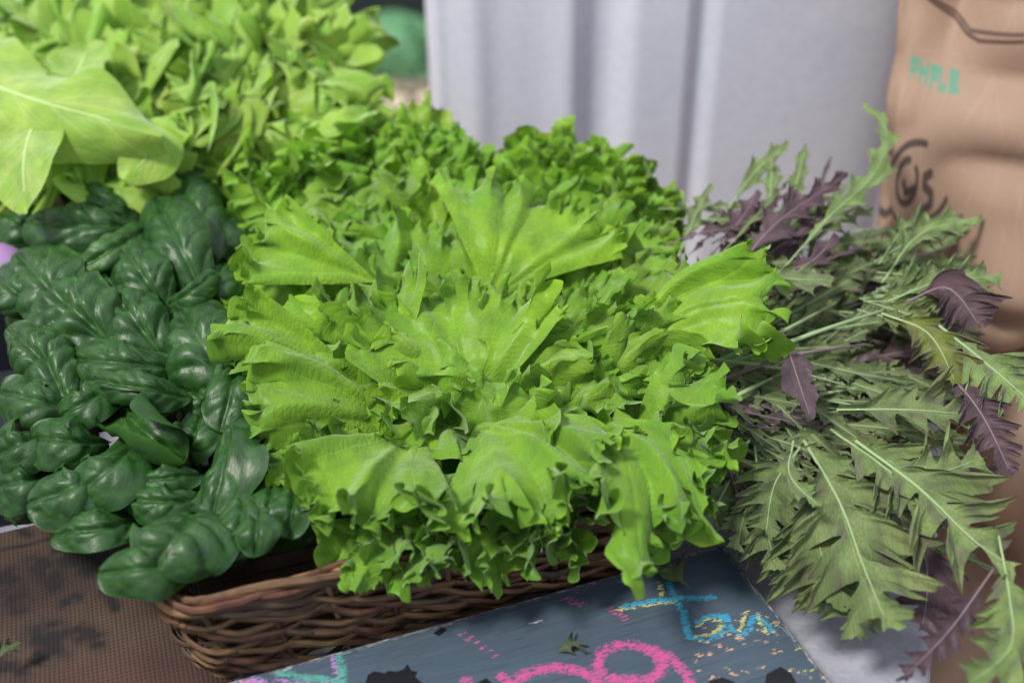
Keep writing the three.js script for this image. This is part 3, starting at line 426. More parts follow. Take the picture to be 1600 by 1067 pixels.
// ---------------------------------------------------------------- frilled green mustard
const Dm = table([[230, 1.42], [300, 1.34], [420, 1.25], [550, 1.18], [650, 1.13], [750, 1.09], [870, 1.05], [920, 1.03]]);
const Dt = table([[250, 1.40], [400, 1.28], [550, 1.19], [700, 1.11], [850, 1.04], [900, 1.01]]);
const Dz = table([[150, 1.42], [300, 1.36], [450, 1.28], [600, 1.2], [700, 1.15], [850, 1.1], [1000, 1.04], [1067, 1.02]]);
const pix = (pts, D) => pts.map(p => at(p[0], p[1], D(p[1]) + (p[2] ?? 0)));
{
  const o = at(760, 760, 1.16), g = thing('frilled_mustard', 'bright green frilly mustard bunch with big ruffled leaves at the basket front', 'leafy greens', o, 'frilled mustard bunches');
  const leaf = (pts, n0, n1, half, opt = {}) => part('leaf', fanLeaf(new Spine(pix(pts, Dm), facing(n0), facing(n1), o), { half, seed: Math.round(pts[0][0] + pts[pts.length - 1][1] * 3), wave: 1.5, ...opt, frill: (opt.frill ?? 1) * (opt.cols ? 1.05 : 1.35) }), M.frill, g);
  const up = [0, 0.3, 1];
  // large leaves
  leaf([[625, 662, .05], [505, 655, .005], [385, 675, -.01]], [0.1, 0.2, 1], [-0.3, 0.3, 1], 37, { side: 1.0, frill: 0.8, tone: [0.92, 0.92, 1.15] });
  leaf([[590, 440, .04], [485, 402, 0], [388, 372, -.01]], [0.1, 0.4, 1], [-0.2, 0.5, 1], 25, { side: 0.95, frill: 0.75, tone: [1.12, 1.1, 1.3], wave: 1.6 });
  leaf([[545, 575, .03], [440, 530, -.01], [345, 505, -.03]], [0, 0.5, 1], [-0.2, 0.5, 1], 21, { side: 0.95, tone: [1.08, 1.06, 1.2] });
  leaf([[748, 650, .06], [722, 570, .02], [700, 455, .005]], [0, 0.15, 1], [-0.1, 0.75, 1], 58, { side: 0.9, frill: 0.7, bowl: 0.4, wave: .6, tone: [1.05, 1.05, 1] });
  leaf([[765, 470, .05], [800, 385, .0], [850, 295, -.01]], [0, 0.1, 1], [0.2, 0.8, 0.8], 47, { side: 0.95, frill: 0.7, wave: .7, tone: [1.14, 1.1, 1.1] });
  leaf([[975, 560, .04], [1090, 485, -.01], [1218, 478, -.03]], [0, 0.5, 1], [0.2, 0.75, 0.8], 29, { side: 0.92, frill: 0.9, tone: [1.15, 1.1, 1.2], cup: 6 });
  leaf([[775, 710, .05], [800, 655, .0], [830, 598, -.03]], [0, 0.2, 1], [0, 0.9, 0.7], 66, { side: 0.9 });
  leaf([[745, 660, .02], [815, 712, -.03], [865, 790, -.045]], [0.1, 0.6, 1], [0.25, -0.1, 1], 45, { side: 0.92, frill: 0.85, tone: [0.95, 0.97, 1.1] });
  leaf([[915, 640, .03], [985, 735, -.03], [1003, 858, -.04]], [0.1, 0.5, 1], [0.2, -0.1, 1], 31, { side: 0.8, lobes: 0.24, tone: [0.95, 0.97, 1] });
  leaf([[985, 700, .05], [1065, 665, .0], [1142, 655, .0]], [0, 0.3, 1], [0.4, 0.4, 1], 50, { side: 0.95, tone: [0.95, 0.96, 1.1] });
  leaf([[655, 672, .04], [592, 735, -.02], [550, 812, -.03]], [-0.1, 0.4, 1], [-0.2, 0, 1], 34, { side: 0.95, tone: [0.95, 0.95, 1.1] });
  leaf([[645, 790, .03], [615, 850, .0], [598, 900, -.005]], [0, 0.2, 1], [0, 0, 1], 36, { frill: 0.3, teeth: 0.6, lobes: 0.22, tone: [0.85, 0.9, 1] });
  leaf([[515, 530, .06], [425, 475, .05], [348, 415, .05]], [0, 0.4, 1], [-0.3, 0.4, 1], 32, { side: 0.95 });
  leaf([[610, 610, .06], [585, 535, .03], [560, 455, .03]], [0, 0.2, 1], [-0.2, 0.6, 1], 42, { side: 0.9, bowl: 0.4 });
  // hanging behind the front leaves
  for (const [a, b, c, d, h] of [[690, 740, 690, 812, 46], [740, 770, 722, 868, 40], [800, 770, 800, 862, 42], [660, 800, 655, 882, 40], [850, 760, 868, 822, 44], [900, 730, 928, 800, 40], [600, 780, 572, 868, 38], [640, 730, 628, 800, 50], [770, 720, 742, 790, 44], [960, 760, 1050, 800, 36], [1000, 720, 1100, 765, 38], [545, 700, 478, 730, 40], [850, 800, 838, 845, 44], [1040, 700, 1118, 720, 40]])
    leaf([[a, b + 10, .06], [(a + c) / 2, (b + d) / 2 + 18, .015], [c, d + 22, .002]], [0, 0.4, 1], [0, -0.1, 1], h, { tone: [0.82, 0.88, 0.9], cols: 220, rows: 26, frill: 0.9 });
  // the frilly mass between
  const r = rng(311);
  const mass = [[860, 560], [905, 585], [955, 600], [1000, 640], [850, 620], [900, 650], [1050, 610], [690, 610], [650, 640], [560, 545], [500, 560], [600, 590], [775, 490], [820, 475], [735, 470], [640, 330], [600, 350], [670, 380], [620, 410], [690, 420], [570, 330], [540, 390], [480, 470], [430, 440], [510, 600], [580, 560], [680, 650], [900, 440], [980, 440], [890, 490], [940, 500], [990, 480], [850, 520], [900, 540], [960, 560], [1010, 560], [870, 590], [930, 600], [980, 620], [1030, 600], [880, 640], [940, 650], [1000, 660], [1050, 560], [1080, 600], [700, 700], [660, 690], [740, 730], [980, 360], [1030, 420], [1060, 470], [1050, 640], [420, 560], [460, 620]];
  for (const [x, y] of mass) {
    const fwd = (x > 820 && y > 500) || (x < 700 && y > 520) ? -0.035 : 0;
    const dx = x - 770 + (r() - 0.5) * 160, dy = y - 600 + (r() - 0.5) * 160, l = Math.hypot(dx, dy) || 1, len = 85 + r() * 60, tx = x + dx / l * len * 0.25, ty = y + dy / l * len * 0.25;
    leaf([[tx - dx / l * len, ty - dy / l * len + 25, fwd + .1], [tx - dx / l * len * 0.5, ty - dy / l * len * 0.5, fwd + .06], [tx, ty, fwd + .032 + r() * 0.05]], [dx / l * 0.2, 0.2, 1], [dx / l * 0.5, 0.5 - dy / l * 0.5, 0.9], 45 + r() * 25, { seed: Math.round(x * 3 + y), cols: 220, rows: 26, frill: 0.7 + r() * 0.4, tone: [0.9 + r() * 0.2, 0.93 + r() * 0.13, 0.9 + r() * 0.2] });
  }
  // stalks gathered at the bunch's foot
  for (let k = 0; k < 14; k++) { const a = at(680 + r() * 200, 560 + r() * 90, 1.25 + r() * 0.03).sub(o), b = at(740 + r() * 60, 760 + r() * 30, 1.2 + r() * 0.03).sub(o); part('stalk', tube([a, a.clone().lerp(b, 0.5).add(V(0, 0, -0.01)), b], 0.004, 0.007, 8, 7), M.stemPale, g); }
}
function backBunch(label, list, tone, size, o, seed, D, frill = 1.5) {
  const g = thing('frilled_mustard', label, 'leafy greens', o, 'frilled mustard bunches'), r = rng(seed);
  const [cx, cy] = list.shift();
  for (const [x, y, s = 1] of list) {
    const dx = x - cx + (r() - 0.5) * 120, dy = y - cy + (r() - 0.5) * 60, l = Math.hypot(dx, dy) || 1, len = size * s * (0.8 + r() * 0.4), tx = x + dx / l * len * 0.15, ty = y + dy / l * len * 0.15;
    const pts = [at(tx - dx / l * len, ty - dy / l * len + 30, D(ty) + 0.08), at(tx - dx / l * len * 0.5, ty - dy / l * len * 0.5, D(ty) + 0.02), at(tx, ty, D(ty) + 0.01 + r() * 0.02)];
    part('leaf', fanLeaf(new Spine(pts, facing([dx / l * 0.2, 0.3, 1]), facing([dx / l * 0.5, 0.4 - dy / l * 0.4, 0.9]), o), { half: 44 + r() * 24, seed: Math.round(x * 5 + y), cols: 220, rows: 26, frill: frill * (0.8 + r() * 0.4), tone: tone.map(t => t * (0.92 + r() * 0.16)) }), M.frill, g);
  }
  for (let k = 0; k < 8; k++) { const a = at(cx + (r() - 0.5) * 120, cy + (r() - 0.5) * 40, D(cy) + 0.1).sub(o); part('stalk', tube([a, a.clone().multiplyScalar(0.5).add(V(0.01, 0.02, 0)), V((r() - 0.5) * 0.04, 0, (r() - 0.5) * 0.04)], 0.004, 0.006, 8, 7), M.stemPale, g); }
}
backBunch('fine-curled darker green mustard bunch below the pale loose-leaf lettuces', [[480, 330], [370, 240], [410, 270], [390, 300], [440, 230], [430, 300], [470, 200], [500, 230], [540, 210], [520, 270], [480, 280], [560, 180], [590, 220], [420, 180], [450, 160], [520, 170], [360, 200], [350, 270], [370, 330], [420, 340], [480, 330], [540, 310], [580, 290], [560, 340], [600, 300], [500, 360], [640, 260], [340, 230], [500, 150]], [1.08, 1.08, 1.05], 105, at(470, 420, 1.5), 321, table([[150, 1.52], [250, 1.43], [350, 1.37]]), 1.6);
backBunch('mustard bunch with broad upright leaves in front of the grey bin, beside pale lettuces', [[660, 330], [640, 220, 1.1], [690, 230], [620, 240, 1.1], [660, 270, 1.2], [710, 260], [600, 200], [720, 290], [650, 300], [690, 310], [590, 250], [740, 310], [735, 262], [760, 275], [715, 235]], [1.08, 1.07, 1.05], 115, at(660, 420, 1.48), 331, table([[180, 1.46], [300, 1.39]]), 0.9);
backBunch('mustard bunch behind the big ruffled leaves, next to the purple feathery greens', [[900, 360], [800, 260], [830, 250], [860, 270], [900, 280], [940, 260], [980, 270], [1010, 290], [960, 300], [1020, 330], [1000, 360], [920, 320], [870, 320], [820, 300], [780, 290], [1040, 380], [970, 350], [1035, 300], [890, 255], [760, 310]], [1.15, 1.12, 1.1], 100, at(900, 470, 1.45), 341, table([[230, 1.45], [300, 1.39], [400, 1.33]]), 1.2);
console.log('mustard done');

// ---------------------------------------------------------------- dark spoon-leaved greens
{
  const o = at(230, 760, 1.17), g = thing('spoon_leaf_greens', 'dark green bunch of rounded glossy spoon-shaped leaves at the basket corner', 'leafy greens', o), r = rng(401);
  const leaf = (pts, w, n0, n1, opt = {}) => { const sp = new Spine(pix(pts, Dt), facing(n0), facing(n1), o), W = w / 2 * Dt(pts[1][1]) / F_PX; return part('leaf', spoonLeaf(sp, W * 1.24, { seed: Math.round(pts[0][0] + pts[0][1] * 2), ...opt }), M.spoon, g); };
  const L = (bx, by, tx, ty, w, opt = {}) => { const { lift = 0, n = [0, 0.5, 1], nt = [0, 0.35, 1], ...q } = opt, mx = (bx + tx) / 2, my = (by + ty) / 2, dx = tx - bx, dy = ty - by, l = Math.hypot(dx, dy); leaf([[bx - dx / l * 12, by - dy / l * 12, .04 + lift], [mx, my, -.004 + lift], [tx + dx / l * 4, ty + dy / l * 4, .022 + lift]], w, n, nt, q); };
  const list = [
    [205, 335, 105, 285, 66, { lift: .02, dome: 40 }], [215, 355, 36, 345, 92, { lift: .02, dome: 20, quilt: 1.5 }], [330, 400, 268, 262, 112, { lift: .03, nt: [0, .1, 1] }], [312, 452, 242, 310, 100, { nt: [0, .1, 1] }],
    [225, 360, 108, 425, 66, { rim: -2, tone: [1.5, 1.35, 1.1], n: [0, -.3, 1] }], [252, 475, 186, 378, 92, { quilt: 1.2 }], [115, 495, 25, 395, 112, { lift: .01, dome: 14 }], [195, 555, 58, 435, 108, { quilt: 1.9, dome: 8 }], [260, 565, 162, 440, 100, { quilt: 1.5, nt: [.2, .5, 1] }],
    [262, 475, 335, 428, 52, { dome: 60 }], [365, 610, 275, 480, 150, { quilt: 1.2, dome: 16 }], [105, 600, 15, 515, 84, { dome: 36, quilt: 1.6 }], [110, 650, 45, 505, 96, { dome: 34, quilt: 1.7 }], [265, 575, 100, 558, 84, { dome: 34, lift: -.008 }], [288, 618, 134, 590, 66, { dome: 44, lift: -.018 }],
    [115, 640, 0, 612, 84, { dome: 34 }], [175, 600, 86, 655, 66, { dome: 34 }], [372, 555, 344, 672, 88, { dome: 26, n: [.3, .3, 1] }], [190, 645, 282, 722, 100, { rim: 3, dome: -22, tone: [1.2, 1.15, 1] }], [160, 690, 46, 684, 78, { dome: 24 }], [215, 690, 118, 775, 104, { dome: 20, quilt: .6, lift: -.012 }],
    [180, 735, 44, 786, 112, { dome: 26, tone: [.85, .9, .95] }], [215, 815, 84, 836, 60, { dome: 20, lift: .012 }], [292, 705, 312, 650, 66, { lift: .02 }], [362, 655, 330, 805, 92, { dome: 30, rim: 1.5, n: [-.4, .2, 1], nt: [-.3, .1, 1] }], [188, 752, 310, 742, 46, { dome: 50 }], [318, 782, 192, 782, 62, { dome: 44, quilt: 1.3 }],
    [300, 800, 236, 890, 152, { dome: 13, quilt: .9, lift: -.02, nt: [0, 0, 1], n: [0, .7, 1] }], [290, 880, 154, 896, 84, { dome: 22, quilt: .5, lift: -.006, n: [0, .5, 1], nt: [0, .2, 1] }], [70, 670, -10, 712, 100, { lift: .012, tone: [.85, .9, .9] }], [426, 735, 414, 848, 60, { dome: 30, lift: .004 }], [384, 765, 366, 872, 90, { lift: .0 }], [470, 740, 452, 822, 70, { lift: .035 }], [500, 760, 486, 830, 70, { lift: .04 }], [330, 800, 340, 880, 90, { lift: .02 }], [400, 790, 398, 868, 70, { lift: -.012 }], [462, 755, 448, 836, 62, { lift: -.01 }], [55, 480, -10, 430, 80, { lift: .02 }], [320, 480, 345, 415, 70, { lift: .03 }], [235, 610, 200, 660, 60, { lift: .03 }], [240, 470, 300, 380, 80, { lift: .035 }], [340, 640, 290, 600, 70, { lift: .03 }], [80, 740, -10, 760, 90, { lift: .03, tone: [.8, .85, .9] }], [190, 300, 240, 262, 70, { lift: .05 }], [60, 360, 0, 330, 80, { lift: .05 }], [250, 690, 215, 640, 70, { lift: .03 }], [300, 830, 385, 850, 80, { lift: .03 }]];
  for (const [x, y] of [[440, 770], [480, 795], [520, 805], [400, 805], [450, 825], [350, 850], [540, 780], [500, 750]]) list.push([x + 20, y - 40, x - 14, y + 30, 80, { lift: .065, seed: x * 2 + y }]);
  for (const a of list) L(...a);
  for (let k = 0; k < 56; k++) { const x = 10 + r() * 360, y = 300 + r() * 520, a = r() * 6.3, l = 45 + r() * 30; L(x, y, x + Math.cos(a) * l, y + Math.sin(a) * l, 70 + r() * 30, { lift: .055 + r() * .03, seed: 900 + k, tone: [.85, .9, .9] }); }
  for (let k = 0; k < 16; k++) { const sy = 420 + r() * 330, a = at(60 + r() * 280, sy, Dt(sy) + .1).sub(o); part('stalk', tube([a, a.clone().multiplyScalar(0.4).add(V(0, -0.01, 0)), V((r() - 0.5) * 0.05, 0, (r() - 0.5) * 0.05)], 0.003, 0.005, 8, 6), M.stemPale, g); }
}
console.log('spoon done');

// ---------------------------------------------------------------- purple and green feathery mustard
{
  const o = at(1110, 700, 1.24), g = thing('feathery_mustard', 'feathery green and purple mustard bunch spilling over the basket end', 'leafy greens', o), r = rng(501);
  const leaf = (pts, w, n0, n1, opt = {}) => {
    const P = pix(pts, Dz), sp = new Spine(P, facing(n0), facing(n1), o), W = w / 2 * Dz(pts[1][1]) / F_PX, pu = opt.purple;
    const m = part('leaf', lobedLeaf(sp, W * 1.05, { seed: Math.round(pts[0][0] + pts[1][1] * 2), ...opt }), pu ? M.purple : M.mizuna, g, opt.label);
    part('midrib', midrib(sp, opt.rib ?? 0.0022, opt.stemFrom ?? -0.01), pu ? M.stemPurple : M.stem, m); return m;
  };
  const C = [0, 0.3, 1];
  leaf([[1258, 690, .03], [1315, 790, -.015], [1352, 890, -.03], [1402, 1010, -.03]], 190, [0, .5, 1], [0, .1, 1], { lobes: 4, sinus: 0.13, round: 1.9, from: 0.05, rib: 0.0034, cols: 280, tip: .3, across: 18 });
  leaf([[1300, 672, .0], [1400, 745, -.03], [1470, 830, -.03]], 120, [0, .5, 1], [.2, .2, 1], { lobes: 4, sinus: .2, rib: .0026, tone: [1.15, 1.15, 1.15] });
  leaf([[1340, 690, -.02], [1440, 765, -.04], [1530, 850, -.05], [1610, 900, -.05]], 170, [0, .5, 1], [.1, .3, 1], { lobes: 4, sinus: .12, round: 1.9, rib: .003, tone: [1.08, 1.08, 1.08], tip: .35, cols: 240 });
  leaf([[1340, 690, -.01], [1440, 740, -.03], [1550, 710, -.03]], 130, [0, .6, 1], [.2, .5, 1], { lobes: 4, sinus: .2, tone: [1.05, 1.05, 1.05] });
  leaf([[1310, 640, .0], [1420, 640, -.02], [1540, 650, -.02]], 120, [0, .7, 1], [.2, .5, 1], { lobes: 4, sinus: .25, tip: .7, tone: [.95, .95, .95] });
  leaf([[1170, 690, .0], [1090, 760, -.02], [1010, 842, -.03]], 60, C, C, { lobes: 4, sinus: .12, tone: [.85, .9, .8] });
  leaf([[1240, 690, -.02], [1236, 745, -.04], [1292, 800, -.05]], 34, C, C, { lobes: 3, sinus: .3, tone: [1.15, 1.25, 1] });
  leaf([[1222, 515, -.03], [1240, 570, -.05], [1272, 668, -.06]], 50, [0, .3, 1], [.2, 0, 1], { purple: 1, lobes: 3, sinus: .5, lean: .4, round: .5, teeth: .15, label: 'dark purple hanging leaf' });
  leaf([[1185, 432, -.01], [1262, 412, -.03], [1314, 360, -.03]], 44, C, C, { purple: 1, lobes: 3, sinus: .3 });
  leaf([[1165, 420, -.01], [1230, 435, -.03], [1312, 436, -.03]], 54, [0, .6, 1], C, { lobes: 3, sinus: .6, tone: [1.2, 1.15, 1.25] });
  leaf([[1220, 425, .0], [1300, 335, -.01], [1368, 268, .0], [1384, 200, .0], [1330, 142, .0]], 50, C, C, { lobes: 6, sinus: .3, tone: [1.3, 1.4, 1.25], rib: .002 });
  leaf([[1135, 330, .02], [1180, 270, .02], [1240, 215, .02]], 34, C, C, { lobes: 3, sinus: .6, lean: 1, tone: [1.35, 1.4, 1.35] });
  leaf([[1200, 340, .02], [1206, 285, .02], [1204, 235, .02]], 30, C, C, { lobes: 3, sinus: .5, tone: [1.3, 1.4, 1.25] });
  leaf([[1230, 345, .02], [1246, 285, .02], [1262, 215, .02]], 30, C, C, { lobes: 3, sinus: .5, tone: [1.2, 1.35, 1] });
  leaf([[1130, 460, .01], [1200, 362, -.01], [1340, 262, .0]], 60, C, C, { purple: 1, lobes: 5, sinus: .25, tone: [1.3, 1.3, 1.3] });
  leaf([[1110, 400, .02], [1160, 340, .01], [1190, 290, .01]], 44, C, C, { purple: 1, lobes: 3, sinus: .4, tone: [1.25, 1.2, 1.25] });
  leaf([[1060, 400, .02], [1090, 330, .02], [1116, 278, .02]], 34, C, C, { lobes: 3, sinus: .4, tone: [1.2, 1.2, 1.15] });
  leaf([[1380, 440, .0], [1440, 365, -.01], [1545, 338, -.01]], 60, C, C, { lobes: 4, sinus: .3, tone: [1.25, 1.35, 1.25] });
  leaf([[1390, 470, -.01], [1470, 440, -.02], [1580, 432, -.02]], 76, C, C, { lobes: 5, sinus: .35, tone: [1.25, 1.3, 1.3] });
  leaf([[1380, 490, -.02], [1450, 520, -.03], [1500, 610, -.03]], 90, [0, .5, 1], C, { lobes: 4, sinus: .5, tone: [1.05, .9, .35], tip: 1, tipTone: [.62, .36, .4] });
  leaf([[1420, 470, -.02], [1480, 450, -.03], [1540, 520, -.03]], 90, C, C, { purple: 1, lobes: 4, sinus: .5, tone: [.9, .8, .8] });
  leaf([[1470, 510, -.03], [1545, 570, -.04], [1625, 640, -.05]], 110, [0, .6, 1], C, { lobes: 5, sinus: .2, tone: [1.2, 1.25, 1.2], rib: .0028 });
  leaf([[1560, 830, -.05], [1578, 930, -.05], [1580, 1010, -.05], [1490, 1085, -.05]], 100, [-.4, .2, 1], C, { lobes: 4, sinus: .35, tone: [1.05, 1.1, 1] });
  leaf([[1560, 880, -.03], [1480, 990, -.03], [1390, 1080, -.03]], 50, C, C, { purple: 1, lobes: 6, sinus: .15, tone: [.8, .7, .8] });
  leaf([[1240, 740, .03], [1280, 850, .0], [1300, 960, .0]], 170, C, C, { lobes: 4, sinus: .2, tone: [.88, .88, .8] });
  leaf([[1190, 720, .04], [1200, 810, .03], [1240, 900, .03]], 110, C, C, { lobes: 4, sinus: .3, tone: [.85, .85, .75] });
  leaf([[1430, 800, .02], [1450, 900, .01], [1440, 1000, .01]], 120, C, C, { purple: 1, lobes: 4, sinus: .3, tone: [.8, .75, .8] });
  leaf([[1250, 700, .02], [1210, 760, .0], [1195, 850, .0]], 110, C, C, { lobes: 3, sinus: .3, tone: [.85, .9, .8] });
  leaf([[1460, 560, -.02], [1530, 640, -.03], [1590, 760, -.03]], 80, C, C, { purple: 1, lobes: 5, sinus: .2, tone: [.85, .75, .8] });
  for (const [a, b, c, d, e, f, w] of [[1180, 700, 1192, 800, 1218, 905, 100], [1215, 750, 1240, 860, 1268, 975, 120], [1160, 710, 1125, 780, 1080, 850, 60], [1205, 720, 1165, 800, 1150, 870, 70], [1300, 800, 1330, 900, 1340, 1010, 120]]) leaf([[a, b, .03], [c, d, .02], [e, f, .015]], w, C, C, { lobes: 4, sinus: .2, seed: a * 3 + f });
  for (let k = 0; k < 16; k++) {
    const a = -0.9 + r() * 1.5, x0 = 1340 + r() * 60, y0 = 400 + r() * 90, l = 90 + r() * 70;
    leaf([[x0, y0, .01], [x0 + Math.cos(a) * l * .5, y0 + Math.sin(a) * l * .5 - 8, -.005], [x0 + Math.cos(a) * l, y0 + Math.sin(a) * l * .8, .0]], 34 + r() * 26, [r() - .5, .4, 1], [r() - .5, .4, 1], { seed: 4000 + k, lobes: 4, sinus: .18, cols: 140, tone: [1.05 + r() * .25, 1.15 + r() * .2, 1 + r() * .2], rib: .0014 });
  }
  // the tangle: leaves streaming out from the bunch's foot
  for (let k = 0; k < 260; k++) {
    const f = r(), x = 1090 + Math.pow(r(), 0.8) * 390, y = x < 1200 ? 380 + r() * 380 : mix(340, 880, r()), a = Math.atan2(y - 590, x - 1000) + (r() - 0.5) * 0.9, l = 90 + r() * 90, lift = .025 + r() * .1, w = 14 + r() * 30;
    const bend = (r() - 0.5) * 50, dark = 0.82 + r() * 0.4; if (x + Math.cos(a) * l * .7 > 1385 && y + Math.sin(a) * l * .7 < 345) continue;
    leaf([[x - Math.cos(a) * l, y - Math.sin(a) * l, lift + .03], [x - Math.sin(a) * bend * .4, y + Math.cos(a) * bend * .4, lift], [x + Math.cos(a) * l * .7, y + Math.sin(a) * l * .7 + bend, lift + .01]], w, [r() - .5, .4, 1], [r() - .5, .4, 1], { seed: 2000 + k, purple: r() < .2, lobes: 3 + Math.floor(r() * 3), sinus: .12 + r() * .3, cols: 120, across: 10, tone: [dark, dark * 1.02, dark * .9], rib: .0015 + r() * .001, stemFrom: -.12 });
  }
  for (let k = 0; k < 60; k++) { // fine leaves beside the frilled bunch
    const x = 1110 + r() * 170, y = 560 + r() * 250, a = 0.2 + (y - 620) / 260 + (r() - .5) * 1.2, l = 60 + r() * 60;
    leaf([[x - Math.cos(a) * l, y - Math.sin(a) * l, .04], [x, y + (r() - .5) * 14, .015 + r() * .03], [x + Math.cos(a) * l, y + Math.sin(a) * l, .015 + r() * .03]], 14 + r() * 26, [r() - .5, .4, 1], [r() - .5, .4, 1], { seed: 5000 + k, purple: r() < .2, lobes: 4, sinus: .14, cols: 100, across: 8, rib: .0014, stemFrom: -.1 });
  }
  for (let k = 0; k < 26; k++) { // thin dull purple leaves at the top of the bunch
    const x = 1090 + r() * 190, y = 320 + r() * 130, a = -.9 + r() * 1.1, l = 50 + r() * 50;
    leaf([[x - Math.cos(a) * l, y - Math.sin(a) * l, .03], [x, y + (r() - .5) * 14, .005 + r() * .03], [x + Math.cos(a) * l, y + Math.sin(a) * l, .01 + r() * .03]], 14 + r() * 22, [r() - .5, .4, 1], [r() - .5, .4, 1], { seed: 6000 + k, purple: r() < .55, lobes: 4, sinus: .2, cols: 100, across: 8, rib: .0014, tone: [1.2, 1.15, 1.1] });
  }
  for (let k = 0; k < 40; k++) { // leaves lying deep in the bunch
    const x = 1170 + r() * 290, y = 430 + r() * 220, a = (r() - 0.5) * 1.6, l = 70 + r() * 40;
    leaf([[x - Math.cos(a) * l, y - Math.sin(a) * l, .12], [x, y, .1], [x + Math.cos(a) * l, y + Math.sin(a) * l, .11]], 70 + r() * 40, [r() - .5, .4, 1], [r() - .5, .4, 1], { seed: 3000 + k, lobes: 3, sinus: .35, cols: 90, across: 10, rib: .0018 });
  }
  for (let k = 0; k < 20; k++) {
    const y0 = 560 + r() * 130, x0 = 1050 + r() * 60, x1 = 1190 + r() * 260, y1 = y0 + (r() - 0.5) * 260 + (y0 - 610) * .8, d = Dz(620) + .01 + r() * .08;
    part('stalk', tube([at(x0, y0, d + .03), at((x0 + x1) / 2, (y0 + y1) / 2 + (r() - .5) * 24, d), at(x1, y1, Dz(y1) + .02 + r() * .05)].map(p => p.sub(o)), 0.0024 + r() * .0012, 0.0010, 16, 6), r() < .75 ? M.stem : M.stemPurple, g);
  }
}
console.log('feathery done');

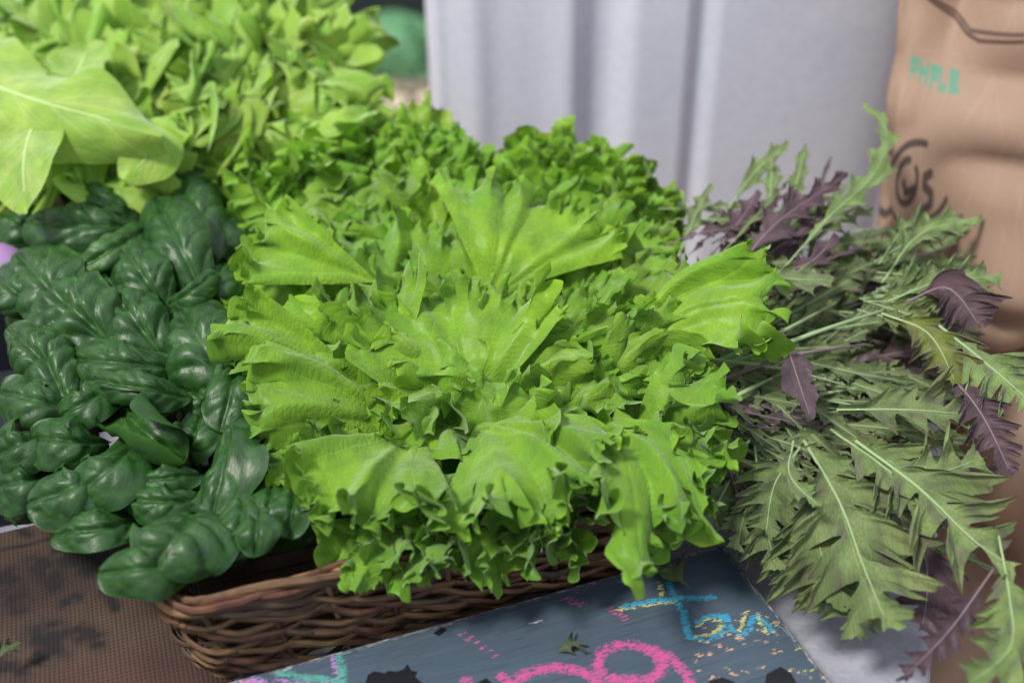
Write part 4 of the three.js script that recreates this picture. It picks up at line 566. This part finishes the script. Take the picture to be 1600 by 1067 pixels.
// ---------------------------------------------------------------- pale loose-leaf lettuces behind
{
  const Do = table([[-60, 1.62], [50, 1.54], [150, 1.47], [250, 1.40], [340, 1.36]]);
  const head = (label, o, heroes, list, cx, cy, seed, tone) => {
    const g = thing('pale_lettuce', label, 'lettuce', o, 'pale loose-leaf lettuces'), r = rng(seed);
    for (const [pts, w, n0, n1, opt] of heroes) { const sp = new Spine(pix(pts, Do), facing(n0), facing(n1), o), m = part('leaf', lobedLeaf(sp, w / 2 * 1.47 / F_PX, { seed: pts[0][0] + 500, round: 0.75, teeth: 0.02, lean: 0.25, sinus: .35, lobes: 2, wave: .22, twist: .06, from: .02, across: 24, cols: 120, tone, ...opt }), M.oak, g); part('midrib', midrib(sp, .004, -.05, .85), M.stemPale, m); }
    for (const [x, y, s = 1] of list) {
      const a = Math.atan2(y - cy, x - cx) + (r() - .5) * 1.3, dx = Math.cos(a), dy = Math.sin(a) * .8, len = (74 + r() * 34) * s, tx = x + dx * 14, ty = y + dy * 14;
      const sp = new Spine(pix([[tx - dx * len, ty - dy * len + 14, .06], [tx - dx * len * .5, ty - dy * len * .5, .005], [tx, ty, .015 + r() * .03]], Do), facing([dx * .2 + (r() - .5) * .3, .35, 1]), facing([dx * .45 + (r() - .5) * .3, .4 - dy * .4, 1]), o);
      part('leaf', fanLeaf(sp, { half: 72 + r() * 22, side: .9, seed: Math.round(x * 7 + y + seed), cols: 120, rows: 26, frill: 1.35, fine: .12, teeth: 0, lobes: .14, wl: .04, wave: .8, curl: 0.9, lean: -.5, band: .45, bowl: .18, tone: tone.map(t => t * (.92 + r() * .16)) }), M.oak, g);
    }
  };
  head('pale green lettuce with a big drooping lobed leaf beside the spoon-leaved greens', at(60, 330, 1.58),
    [[[[-120, 90, .0], [60, 158, -.09], [160, 185, -.1], [292, 226, -.09]], 210, [0, .5, 1], [.1, .3, 1], { tone: [1.08, 1.02, 1.3], from: -.5, lobes: 1.6, sinus: .5, cup: -9, wave: .45 }], [[[60, 160, -.04], [110, 125, -.06], [140, 62, -.05]], 110, [0, .4, 1], [0, .4, 1], { tone: [1.05, 1, 1.25], lobes: 1, sinus: .7 }], [[[60, 170, -.05], [36, 250, -.07], [42, 350, -.06]], 110, [0, .4, 1], [-.2, .2, 1], { tone: [1.08, 1.02, 1.3], lobes: 1, sinus: .7 }], [[[180, 190, -.02], [230, 240, -.04], [180, 290, -.03]], 110, [0, .4, 1], [.2, .2, 1], { tone: [1.1, 1.05, 1.2], lobes: 1, sinus: .7 }]],
    [[40, 40], [90, 20], [30, 80], [110, 60], [0, 20], [140, 20], [-20, 60], [10, 300, .8], [170, 60], [60, -10], [190, 110], [80, 285, .8], [230, 270, .8], [280, 260, .8], [160, 280, .8], [70, 60], [120, 90], [150, 60], [30, 10], [110, 0], [170, 10], [200, 80], [0, 60], [60, 90]], 60, 170, 601, [.92, .98, .85]);
  head('yellow-green lettuce with a crown of rounded leaves behind the fine-curled mustard', at(370, 300, 1.6), [],
    [[240, 30], [300, 20], [350, 40], [400, 20], [450, 30], [500, 40], [530, 20, .9], [260, 80], [320, 90], [380, 80], [440, 80], [490, 90], [525, 80, .9], [220, 110], [200, 160], [270, 140], [330, 160], [380, 140], [430, 130], [490, 140], [530, 150, .8], [240, 180], [300, 200], [350, 200, .8], [200, 60], [400, 110], [460, 10], [510, 110], [280, -10], [350, -20], [430, -20], [500, -10], [540, 100, .7], [545, 170, .6], [310, 50], [410, 60], [470, 60], [360, 110], [240, 140], [220, 200], [290, 170], [420, 160], [460, 140], [320, 120], [500, 20], [270, 40], [210, 20], [520, 130, .8], [380, 0], [440, 0], [250, 220]], 370, 140, 611, [1.02, 1.02, .9]);
  // crate that carries them
  const g = thing('lettuce_crate', 'wooden slatted crate on legs under the pale lettuces', 'crate', at(290, 230, 1.72).setY(0.001)); g.rotation.y = 0.3;
  const m = new THREE.MeshStandardMaterial({ color: 0x6d543c, roughness: 0.85 });
  for (let k = 0; k < 3; k++) for (const s of [-1, 1]) { part('slat', new RoundedBoxGeometry(0.5, 0.045, 0.01, 1, 0.003).translate(0, 0.03 + k * 0.045, s * 0.13), m, g); part('slat', new RoundedBoxGeometry(0.01, 0.045, 0.25, 1, 0.003).translate(s * 0.245, 0.03 + k * 0.045, 0), m, g); }
  for (const a of [-0.22, 0.22]) for (const b of [-0.11, 0.11]) part('leg', new RoundedBoxGeometry(0.03, -GROUND + 0.02, 0.03, 1, 0.004).translate(a, GROUND / 2 + 0.012, b), m, g);
  part('floor_board', new RoundedBoxGeometry(0.48, 0.01, 0.25, 1, 0.003).translate(0, 0.006, 0), m, g);
}
// ---------------------------------------------------------------- stray leaf scraps
{
  const scrap = (px, py, y, s, seed, turn, label, cat, pur) => { const p = onPlane(px, py, V(0, y, 0), V(0, 1, 0)), sp = new Spine([V(-s / 2, 0, 0), V(0, 0.004, 0), V(s / 2, 0.001, 0)], V(0, 1, 0), V(0, 1, 0), V(0, 0, 0)), m = solo('leaf_scrap', lobedLeaf(sp, s * .45, { seed, lobes: 2, sinus: .25, from: .1, cols: 60, across: 8, tone: [.5, .6, .35] }), M.mizuna, label, cat, 'leaf scraps'); m.position.copy(p); m.rotation.y = turn; };
  scrap(892, 1012, 0.043, 0.026, 3, 0.4, 'small green leaf scrap lying on the chalkboard', 'leaf');
  scrap(1050, 895, 0.046, 0.05, 5, 2.2, 'wilted dark leaf at the chalkboard back edge', 'leaf');
  scrap(12, 1018, 0.034, 0.026, 8, 0.9, 'small green sprig lying on the burlap sack', 'leaf');
}
renderer.render(scene, camera);
